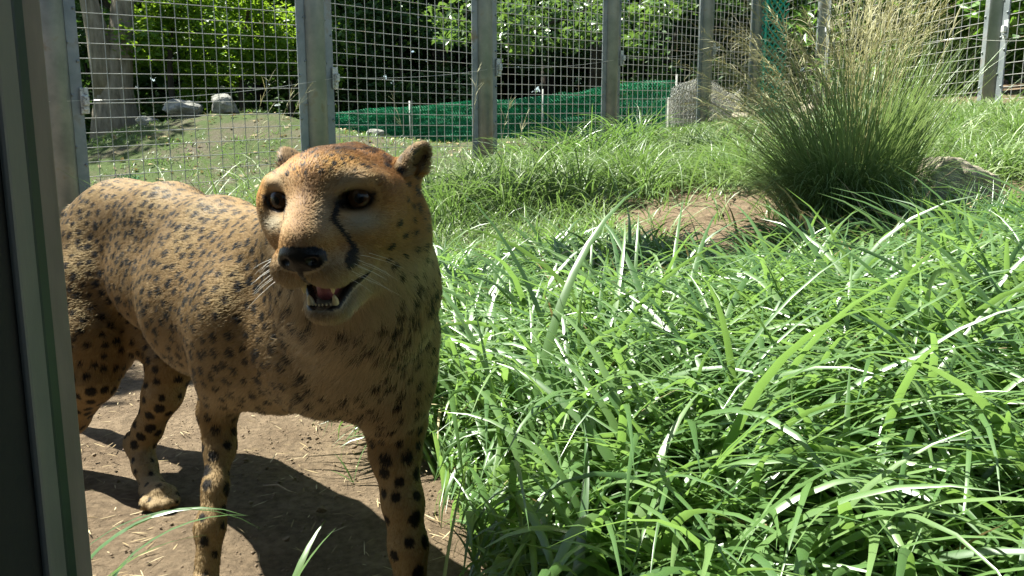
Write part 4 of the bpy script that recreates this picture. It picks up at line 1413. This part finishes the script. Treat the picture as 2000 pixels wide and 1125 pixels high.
def throw_spots():
    """Spots by dart throwing over the skin, their size and spacing by region."""
    area_w = np.where(np.linalg.norm(cv - HEAD_C, axis=1) < .17, .17, 1.0)
    order = rng.choice(len(cv), size=40000, replace=False, p=area_w / area_w.sum())
    pts, rad, cells = [], [], {}
    for i in order:
        p = cv[i]; q = HM @ (p - HEAD_C)
        l, f, u = q
        inhead = np.linalg.norm(q) < .16
        if inhead:
            if f > .035 and u < .024: continue                     # plain face
            if u < -.05 and abs(l) < .055: continue               # throat
            if f < -.0 and abs(l) > .045 and u < .03 or (abs(l) > .055 and u < -.005):
                sp, r = .0165, random.uniform(.0030, .0062)        # cheek
            elif u > .028:
                sp, r = .0088, random.uniform(.0022, .0038)        # crown freckles
            else:
                continue
        else:
            z = p[2]
            if z < .27: sp, r = .0275, random.uniform(.0070, .0130)
            elif p[1] < 1.27 and p[0] > -.34: sp, r = .0225, random.uniform(.0058, .0092)
            else: sp, r = .0215, random.uniform(.0062, .0092)
            if z < .07: sp, r = .022, random.uniform(.004, .007)
            # pale throat and middle of the chest
            dthr = np.linalg.norm(p - V3(P(672, 660, 1.08)))
            if dthr < .075: continue
        key = tuple(np.floor(p / .035).astype(int))
        ok = True
        for dx in (-1, 0, 1):
            for dy in (-1, 0, 1):
                for dz in (-1, 0, 1):
                    for j in cells.get((key[0] + dx, key[1] + dy, key[2] + dz), ()):
                        if np.linalg.norm(pts[j] - p) < sp * random.uniform(.86, 1.1): ok = False; break
                    if not ok: break
                if not ok: break
            if not ok: break
        if ok:
            cells.setdefault(key, []).append(len(pts)); pts.append(p.copy()); rad.append(r)
    return np.array(pts), np.array(rad)


spot_p, spot_r = throw_spots()
kd = kdtree.KDTree(len(spot_p))
for i, p in enumerate(spot_p): kd.insert(p, i)
kd.balance()


def coat(p, n):
    """Colour, hair length (m) and bareness of the coat at world points."""
    q = (p - HEAD_C) @ HM.T
    l, f, u = q.T
    al = np.abs(l)
    N = len(p)
    big = value_noise(p, 9.0, 1); fine = value_noise(p, 160.0, 2); med = value_noise(p, 45.0, 3)
    hd = np.linalg.norm(q, axis=1)
    wh = 1 - smooth01(hd, .13, .19)
    tan = np.array((.49, .335, .160)); warm = np.array((.62, .32, .085)); cream = np.array((.74, .61, .42)); white = np.array((.80, .72, .56))
    c = tan[None] * (0.85 + .3 * big)[:, None]
    # paler underside, inside of the legs and the chest
    under = smooth01(-n[:, 2], .15, .8) * smooth01(p[:, 2], .22, .30)
    c = c + (cream - c) * (.75 * under)[:, None]
    legs = (1 - smooth01(p[:, 2], .20, .32))
    c = c + (np.array((.52, .36, .18)) - c) * (.8 * legs)[:, None]
    c = c + (cream - c) * (.15 * (1 - smooth01(p[:, 2], .03, .12)))[:, None]
    chest = np.exp(-(np.linalg.norm((p - V3(P(690, 640, 1.08))) / np.array((.10, .12, .13)), axis=1)) ** 2)
    c = c + (cream - c) * (.9 * np.clip(chest, 0, 1))[:, None]
    # head
    hc = warm[None] * (0.85 + .3 * med)[:, None]
    streak = value_noise(np.stack([l * 2.6, u * .5, f * .5], 1), 70.0, 8)
    hc = hc * (1 - .55 * smooth01(streak, .55, .85) * smooth01(u, .005, .03))[:, None]
    hc = hc * (1 - .45 * smooth01(u, .040, .058))[:, None]
    low = smooth01(-u, .0, .07)
    hc = hc + (np.array((.50, .33, .16)) - hc) * (.8 * low * smooth01(al, .03, .06))[:, None]
    hc = hc + (cream - hc) * (.95 * smooth01(-u, .058, .10))[:, None]                                   # throat and jaw
    jaw = .8 * smooth01(-u, .110, .122) * smooth01(f, .02, .05)
    hc = hc + (white - hc) * jaw[:, None]
    pad = smooth01(-u, .068, .082) * smooth01(f, .055, .075)
    hc = hc + (white - hc) * (.8 * pad)[:, None]
    muz = smooth01(f, .055, .08) * smooth01(-u, .040, .060)
    hc = hc + (np.array((.54, .41, .25)) - hc) * (.75 * muz)[:, None]
    for s in (-1, 1):
        e = np.stack([l - s * .046, f - .06, u], 1)
        above = np.exp(-(((e[:, 0] + s * .004) / .024) ** 2 + ((e[:, 2] - .023) / .011) ** 2)) * (f > .02)
        below = np.exp(-(((e[:, 0] - s * .006) / .024) ** 2 + ((e[:, 2] + .024) / .012) ** 2)) * (f > .02)
        inner = np.exp(-(((e[:, 0] + s * .026) / .010) ** 2 + ((e[:, 2] + .006) / .018) ** 2)) * (f > .02)
        hc = hc + (np.array((.74, .64, .46)) - hc) * np.clip(0.5 * above + 1.0 * below + .6 * inner, 0, .9)[:, None]
    bridge = np.exp(-((l / .016) ** 2)) * smooth01(f, .06, .085) * (u > -.05)
    hc = hc + (np.array((.42, .30, .20)) - hc) * (.55 * bridge)[:, None]
    c = c + (hc - c) * wh[:, None]
    # spots
    dark = np.zeros(N)
    wob = (med - .5) * .9 + (fine - .5) * .7
    for i in range(N):
        co, j, d = kd.find(p[i])
        dark[i] = d / spot_r[j]
    dk = 1 - smooth01(dark + wob * .4, .84, 1.10)
    up_fade = 1 - .18 * smooth01(n[:, 2], .6, 1) * (1 - wh)
    ink = np.array((.018, .013, .010))
    dk = dk * up_fade
    # tear marks, eye rims, lips
    tl = np.full(N, 9.0)
    for s in (-1, 1):
        path = [(s * .029, -.002), (s * .0275, -.017), (s * .036, -.034), (s * .043, -.052), (s * .0445, -.062), (s * .0455, -.066)]
        wd = [.0024, .0017, .0018, .0023, .0025]
        q2 = np.stack([l, u], 1)
        for a, b, w0 in zip(path[:-1], path[1:], wd):
            tl = np.minimum(tl, seg_dist(q2, a, b) / w0 + 9 * (f < .02))
        e = np.stack([(l - s * .046) / .0205, (u + .001) / .0122], 1)
        rim = np.linalg.norm(e, axis=1) + 5 * (f < .03)
        tl = np.minimum(tl, rim * 1.0)
        oc = seg_dist(q, (s * .062, .058, .003), (s * .070, .050, .005)) / .0026
        tl = np.minimum(tl, oc)
    tk = (1 - smooth01(tl, .75, 1.3)) * wh
    nose = (np.linalg.norm(np.stack([l / .0285, (f - .117) / .018, (u + .0525) / .0165], 1), axis=1) < 1.0) | ((al < .0035) & (f > .09) & (u < -.05) & (u > -.092))
    lip = np.full(N, 9.0)
    for s in (-1, 1):
        for t_ in np.linspace(0, 1, 9):
            cpt = np.array((s * (.047 - .033 * t_), .046 + .040 * t_, -.0815 - .0205 * t_))
            lip = np.minimum(lip, np.linalg.norm((q - cpt) / np.array((1.15, 1.3, 1)), axis=1) / (.0085 + .0110 * t_))
    mouth = (lip < 1.0) & (u > -.1255) & ((u < -.086) | (al > .026) | (f < .085))
    earback = smooth01(u, .03, .05) * smooth01(al, .058, .066) * smooth01(n @ -hf, .0, .4) * (f < 0)
    bare = (nose | mouth).astype(float)
    c = np.where((((u > .012) & (al > .064) & (f < -.01))[:, None]), np.array((.46, .31, .16)) * (.8 + .4 * med)[:, None], c)
    dk = np.maximum.reduce([dk, tk, nose * 1.0, mouth * .93, earback * .45])
    c = c * (1 - dk[:, None]) + ink * dk[:, None]
    pink = mouth & (n @ hf < .1) & (f < .07)
    c[pink] = (.10, .022, .02)
    c[nose] = (.008, .007, .007)
    # hair length
    ln = .0085 + .005 * big
    ln = np.where(p[:, 2] < .25, .0055, ln); ln = np.where(p[:, 2] < .06, .0045, ln)
    ln = ln + .014 * np.clip(chest, 0, 1) + .005 * under + .005 * np.exp(-((hd - .21) / .07) ** 2)
    ln = ln * (1 - wh) + wh * (.0055 + .010 * smooth01(-f, -.04, .05) + .010 * smooth01(-u, .085, .12) * (f < .07))
    ln = ln + wh * .006 * np.exp(-((u - .06) / .02) ** 2) * (f < .03)
    ear = (u > .02) & (al > .066) & (f < 0)
    ln = np.where(ear, .007, ln)
    eye_d = np.minimum(np.linalg.norm(np.stack([l - .046, f - .062, u], 1), axis=1), np.linalg.norm(np.stack([l + .046, f - .062, u], 1), axis=1))
    ln = np.where(eye_d < .026, .0025, ln)
    bare = np.where(eye_d < .0165, 1.0, bare)
    ln = np.where((f > .10) & (u > -.06), .0035, ln)
    return c, ln, bare


cc, cl_, cb = coat(cv, cn)
skin, nt, b = new_mat("cheetah_coat")
at = nt.nodes.new("ShaderNodeAttribute"); at.attribute_name = "coat"
nt.links.new(at.outputs["Color"], b.inputs["Base Color"])
b.inputs["Specular IOR Level"].default_value = .28
ab = nt.nodes.new("ShaderNodeAttribute"); ab.attribute_name = "bare"
mr = nt.nodes.new("ShaderNodeMapRange"); mr.inputs["To Min"].default_value = .85; mr.inputs["To Max"].default_value = .28
nt.links.new(ab.outputs["Fac"], mr.inputs[0]); nt.links.new(mr.outputs[0], b.inputs["Roughness"])
nb = nt.nodes.new("ShaderNodeTexVoronoi"); nb.inputs["Scale"].default_value = 700
bp = nt.nodes.new("ShaderNodeBump"); bp.inputs["Strength"].default_value = .25; bp.inputs["Distance"].default_value = .001
geo = nt.nodes.new("ShaderNodeNewGeometry")
nt.links.new(geo.outputs["Position"], nb.inputs["Vector"]); nt.links.new(nb.outputs["Distance"], bp.inputs["Height"]); nt.links.new(bp.outputs[0], b.inputs["Normal"])
rgba = np.concatenate([cc * .5, np.ones((len(cc), 1))], 1)
cheetah = mesh_np("cheetah", cv, cq, skin, None, True, {"coat": ('FLOAT_COLOR', rgba), "bare": ('FLOAT', cb)})
tag(cheetah, "spotted cheetah walking past the glass with its mouth slightly open", "cheetah")

# fur: hair curves rooted on the skin ------------------------------------------


def grow_fur():
    t = np.concatenate([cq[:, [0, 1, 2]], cq[:, [0, 2, 3]]])
    a = np.linalg.norm(np.cross(cv[t[:, 1]] - cv[t[:, 0]], cv[t[:, 2]] - cv[t[:, 0]]), axis=1) / 2
    cen = cv[t].mean(1)
    hd = np.linalg.norm(cen - HEAD_C, axis=1)
    dens = np.where(hd < .17, 640000, 230000) * np.where(cen[:, 0] < -1.05, .4, 1)
    w = a * dens
    n = int(w.sum())
    pick = rng.choice(len(t), size=n, p=w / w.sum())
    r1, r2 = rng.random(n), rng.random(n)
    fl = r1 + r2 > 1; r1[fl] = 1 - r1[fl]; r2[fl] = 1 - r2[fl]
    T = t[pick]
    p = cv[T[:, 0]] * (1 - r1 - r2)[:, None] + cv[T[:, 1]] * r1[:, None] + cv[T[:, 2]] * r2[:, None]
    nn = cn[T[:, 0]] * (1 - r1 - r2)[:, None] + cn[T[:, 1]] * r1[:, None] + cn[T[:, 2]] * r2[:, None]
    nn /= np.linalg.norm(nn, axis=1, keepdims=True)
    c, ln, bare = coat(p, nn)
    keep = bare < .5
    p, nn, c, ln = p[keep], nn[keep], c[keep], ln[keep]
    n = len(p)
    q = (p - HEAD_C) @ HM.T
    wh = (1 - smooth01(np.linalg.norm(q, axis=1), .14, .2))[:, None]
    # lie of the hair: back and down on the body, away from the nose on the head
    back = np.array((-.62, .62, -.48))[None] * np.ones((n, 1))
    leg = (1 - smooth01(p[:, 2], .22, .34))[:, None]
    back = back * (1 - leg) + np.array((-.12, .12, -1.0)) * leg
    away = p - hw(0, .135, -.02)
    away /= np.linalg.norm(away, axis=1, keepdims=True)
    chin = smooth01(-q[:, 2], .07, .11)[:, None]
    away = away + chin * np.array((0, 0, -.6))
    d = back * (1 - wh) + away * wh
    cl1 = np.stack([value_noise(p, 38, 21 + k) - .5 for k in range(3)], 1) * 1.3 + np.stack([value_noise(p, 110, 31 + k) - .5 for k in range(3)], 1) * .9
    d = d + cl1 * np.where(wh > .5, .45, .5) + rng.normal(0, .16, (n, 3))
    d = d - nn * np.sum(d * nn, 1, keepdims=True)
    d /= np.linalg.norm(d, axis=1, keepdims=True) + 1e-9
    lift = (.36 + .30 * value_noise(p, 60, 41))[:, None]
    ear = ((q[:, 2] > .02) & (np.abs(q[:, 0]) > .066) & (q[:, 1] < 0))[:, None]
    lift = np.where(ear, .9, lift)
    L = (ln * rng.uniform(.65, 1.2, n))[:, None]
    K = 4
    pts = np.zeros((n, K, 3), np.float32)
    for k in range(K):
        s = k / (K - 1)
        dirn = nn * lift * (1 - .55 * s) + d * (.75 + .25 * s)
        dirn = dirn + np.array((0, 0, -.22)) * s * np.clip(L / .02, 0, 1)
        if k == 0: pts[:, 0] = p - nn * .0006
        else: pts[:, k] = pts[:, k - 1] + dirn / np.linalg.norm(dirn, axis=1, keepdims=True) * L / (K - 1)
    hc = bpy.data.hair_curves.new("fur")
    hc.add_curves([K] * n)
    hc.position_data.foreach_set("vector", pts.ravel())
    r0 = np.where(wh[:, 0] > .5, .00022, .00036)
    taper = np.array((1.0, .95, .75, .25))
    ra = hc.attributes.get("radius") or hc.attributes.new("radius", 'FLOAT', 'POINT')
    ra.data.foreach_set("value", (r0[:, None] * taper[None]).astype(np.float32).ravel())
    ca = hc.attributes.new("coat", 'FLOAT_COLOR', 'CURVE')
    jit = rng.uniform(.78, 1.22, (n, 1))
    ca.data.foreach_set("color", np.concatenate([np.clip((c ** 1.3) * .55 * jit, 0, 1), np.ones((n, 1))], 1).astype(np.float32).ravel())
    na = hc.attributes.new("skin_normal", 'FLOAT_VECTOR', 'CURVE')
    na.data.foreach_set("vector", (nn + d * .12).astype(np.float32).ravel())
    m = bpy.data.materials.new("cheetah_fur"); m.use_nodes = True
    nt = m.node_tree
    nt.nodes.remove(nt.nodes["Principled BSDF"])
    h = nt.nodes.new("ShaderNodeBsdfHairPrincipled")
    h.model = 'CHIANG'; h.parametrization = 'COLOR'
    at = nt.nodes.new("ShaderNodeAttribute"); at.attribute_name = "coat"
    gm = nt.nodes.new("ShaderNodeGamma"); gm.inputs[1].default_value = 1.35
    nt.links.new(at.outputs["Color"], gm.inputs[0]); nt.links.new(gm.outputs[0], h.inputs["Color"])
    h.inputs["Roughness"].default_value = .42
    h.inputs["Radial Roughness"].default_value = .6
    h.inputs["Coat"].default_value = 0.0
    h.inputs["IOR"].default_value = 1.45
    # mostly a matt coat with a little sheen and light through the tips
    df = nt.nodes.new("ShaderNodeBsdfPrincipled")
    nt.links.new(at.outputs["Color"], df.inputs["Base Color"])
    df.inputs["Roughness"].default_value = .55; df.inputs["Specular IOR Level"].default_value = .25
    mx = nt.nodes.new("ShaderNodeMixShader"); mx.inputs[0].default_value = .18
    an_ = nt.nodes.new("ShaderNodeAttribute"); an_.attribute_name = "skin_normal"
    gn_ = nt.nodes.new("ShaderNodeNewGeometry")
    vm = nt.nodes.new("ShaderNodeVectorMath"); vm.operation = 'MULTIPLY_ADD'
    vm.inputs[1].default_value = (.35, .35, .35)
    nt.links.new(gn_.outputs["Normal"], vm.inputs[0]); nt.links.new(an_.outputs["Vector"], vm.inputs[2])
    vn_ = nt.nodes.new("ShaderNodeVectorMath"); vn_.operation = 'NORMALIZE'
    nt.links.new(vm.outputs[0], vn_.inputs[0]); nt.links.new(vn_.outputs[0], df.inputs["Normal"])
    nt.links.new(df.outputs[0], mx.inputs[1]); nt.links.new(h.outputs[0], mx.inputs[2])
    nt.links.new(mx.outputs[0], nt.nodes["Material Output"].inputs[0])
    hc.materials.append(m)
    o = bpy.data.objects.new("fur", hc)
    col.objects.link(o); o.parent = cheetah
    tag(o, kind="stuff")
    return n


n_fur = grow_fur()
print("cheetah verts", len(cv), "fur", n_fur, "spots", len(spot_p))


def uv_ball(c, r, axes, nu=24, nv=16):
    V, Fc = [], []
    for i in range(nv + 1):
        th = math.pi * i / nv
        for j in range(nu):
            ph = 2 * math.pi * j / nu
            d = np.array((math.sin(th) * math.cos(ph), math.cos(th), math.sin(th) * math.sin(ph)))   # pole along axis 1
            V.append(c + (d * r) @ axes)
    for i in range(nv):
        for j in range(nu):
            Fc.append([i * nu + j, i * nu + (j + 1) % nu, (i + 1) * nu + (j + 1) % nu, (i + 1) * nu + j])
    return V, Fc


# eyes: dark amber iris with a round pupil, radius from the gaze axis
eye_mat, nt, b = new_mat("eye")
tcn = nt.nodes.new("ShaderNodeTexCoord")
ln_ = nt.nodes.new("ShaderNodeVectorMath"); ln_.operation = 'LENGTH'
mp = nt.nodes.new("ShaderNodeMapping"); mp.inputs["Scale"].default_value = (1, 0, 1)
nt.links.new(tcn.outputs["Object"], mp.inputs[0]); nt.links.new(mp.outputs[0], ln_.inputs[0])
rp = nt.nodes.new("ShaderNodeValToRGB"); rp.color_ramp.interpolation = 'EASE'
for pos_, c_ in ((.0, (.002, .002, .002)), (.27, (.002, .002, .002)), (.31, (.035, .015, .005)), (.62, (.060, .028, .009)), (.76, (.012, .006, .004)), (.85, (.01, .008, .006))):
    e = rp.color_ramp.elements.new(pos_); e.color = (*c_, 1)
md = nt.nodes.new("ShaderNodeMath"); md.operation = 'DIVIDE'; md.inputs[1].default_value = .0178
nt.links.new(ln_.outputs["Value"], md.inputs[0]); nt.links.new(md.outputs[0], rp.inputs[0]); nt.links.new(rp.outputs[0], b.inputs["Base Color"])
b.inputs["Roughness"].default_value = .22; b.inputs["Specular IOR Level"].default_value = .35
for s in (-1, 1):
    gaze = hf * .93 + hl * s * .22 + hu * .02; gaze /= np.linalg.norm(gaze)
    gl = np.cross(gaze, hu); gl /= np.linalg.norm(gl); gu = np.cross(gl, gaze)
    V, Fc = uv_ball(np.zeros(3), .0172, np.eye(3))
    me = bpy.data.meshes.new("eye"); me.from_pydata([tuple(v) for v in V], [], Fc)
    me.polygons.foreach_set("use_smooth", np.ones(len(me.polygons), dtype=bool)); me.materials.append(eye_mat)
    o = bpy.data.objects.new("eye", me)
    o.matrix_world = Matrix(((gl[0], gaze[0], gu[0], 0), (gl[1], gaze[1], gu[1], 0), (gl[2], gaze[2], gu[2], 0), (0, 0, 0, 1)))
    o.location = hw(s * .0455, .0462, -.0005)
    col.objects.link(o); o.parent = cheetah
# teeth, tongue, whiskers
tooth_mat = noise_mat("tooth", [(.42, .30, .13), (.58, .47, .26)], scale=120, rough=.3, spec=.5)
tongue_mat = noise_mat("tongue", [(.30, .07, .07), (.42, .12, .11)], scale=200, rough=.45, spec=.5, bump=.3)


def tooth(base, tip, r):
    a = Acc(); b_, t_ = Vector(hw(*base)), Vector(hw(*tip))
    m_ = b_.lerp(t_, .55) + Vector(hf) * -.001
    a.tube([b_, b_.lerp(t_, .25), m_, b_.lerp(t_, .85), t_], [r, r * 1.0, r * .78, r * .45, r * .12], 10)
    a.build("tooth", tooth_mat, cheetah)


for s in (-1, 1):
    tooth((s * .0175, .086, -.085), (s * .0170, .085, -.1020), .0040)
    tooth((s * .0145, .0755, -.119), (s * .0150, .079, -.1045), .0044)
for i in range(6):
    x = (i - 2.5) * .0042
    tooth((x, .084 - abs(x) * .3, -.1165), (x, .085 - abs(x) * .3, -.1135), .0010)
a = Acc()
a.tube([hw(0, .01, -.087), hw(0, .035, -.093), hw(0, .058, -.101), hw(0, .071, -.107)], [.016, .016, .0145, .008], 14)
tg = a.build("tongue", tongue_mat, cheetah)
wk = new_mat("whisker")[0]; wk.node_tree.nodes["Principled BSDF"].inputs["Base Color"].default_value = (.8, .78, .72, 1)
a = Acc()
for s in (-1, 1):
    for i in range(11):
        r_, c_ = divmod(i, 4)
        b0 = np.array((s * (.030 + .004 * c_), .098 - .010 * c_, -.058 - .009 * r_))
        ln2 = random.uniform(.035, .065)
        dr = np.array((s * .9, -.28 + random.uniform(-.2, .2), -.22 - .10 * r_ + random.uniform(-.12, .12)))
        pts = [hw(*(b0 + dr * ln2 * t + np.array((0, 0, -.012 * t * t)))) for t in (0, .35, .7, 1)]
        a.tube(pts, [.0002, .00018, .00013, .00006], 4)
tag(a.build("whiskers", wk, cheetah), kind="stuff")
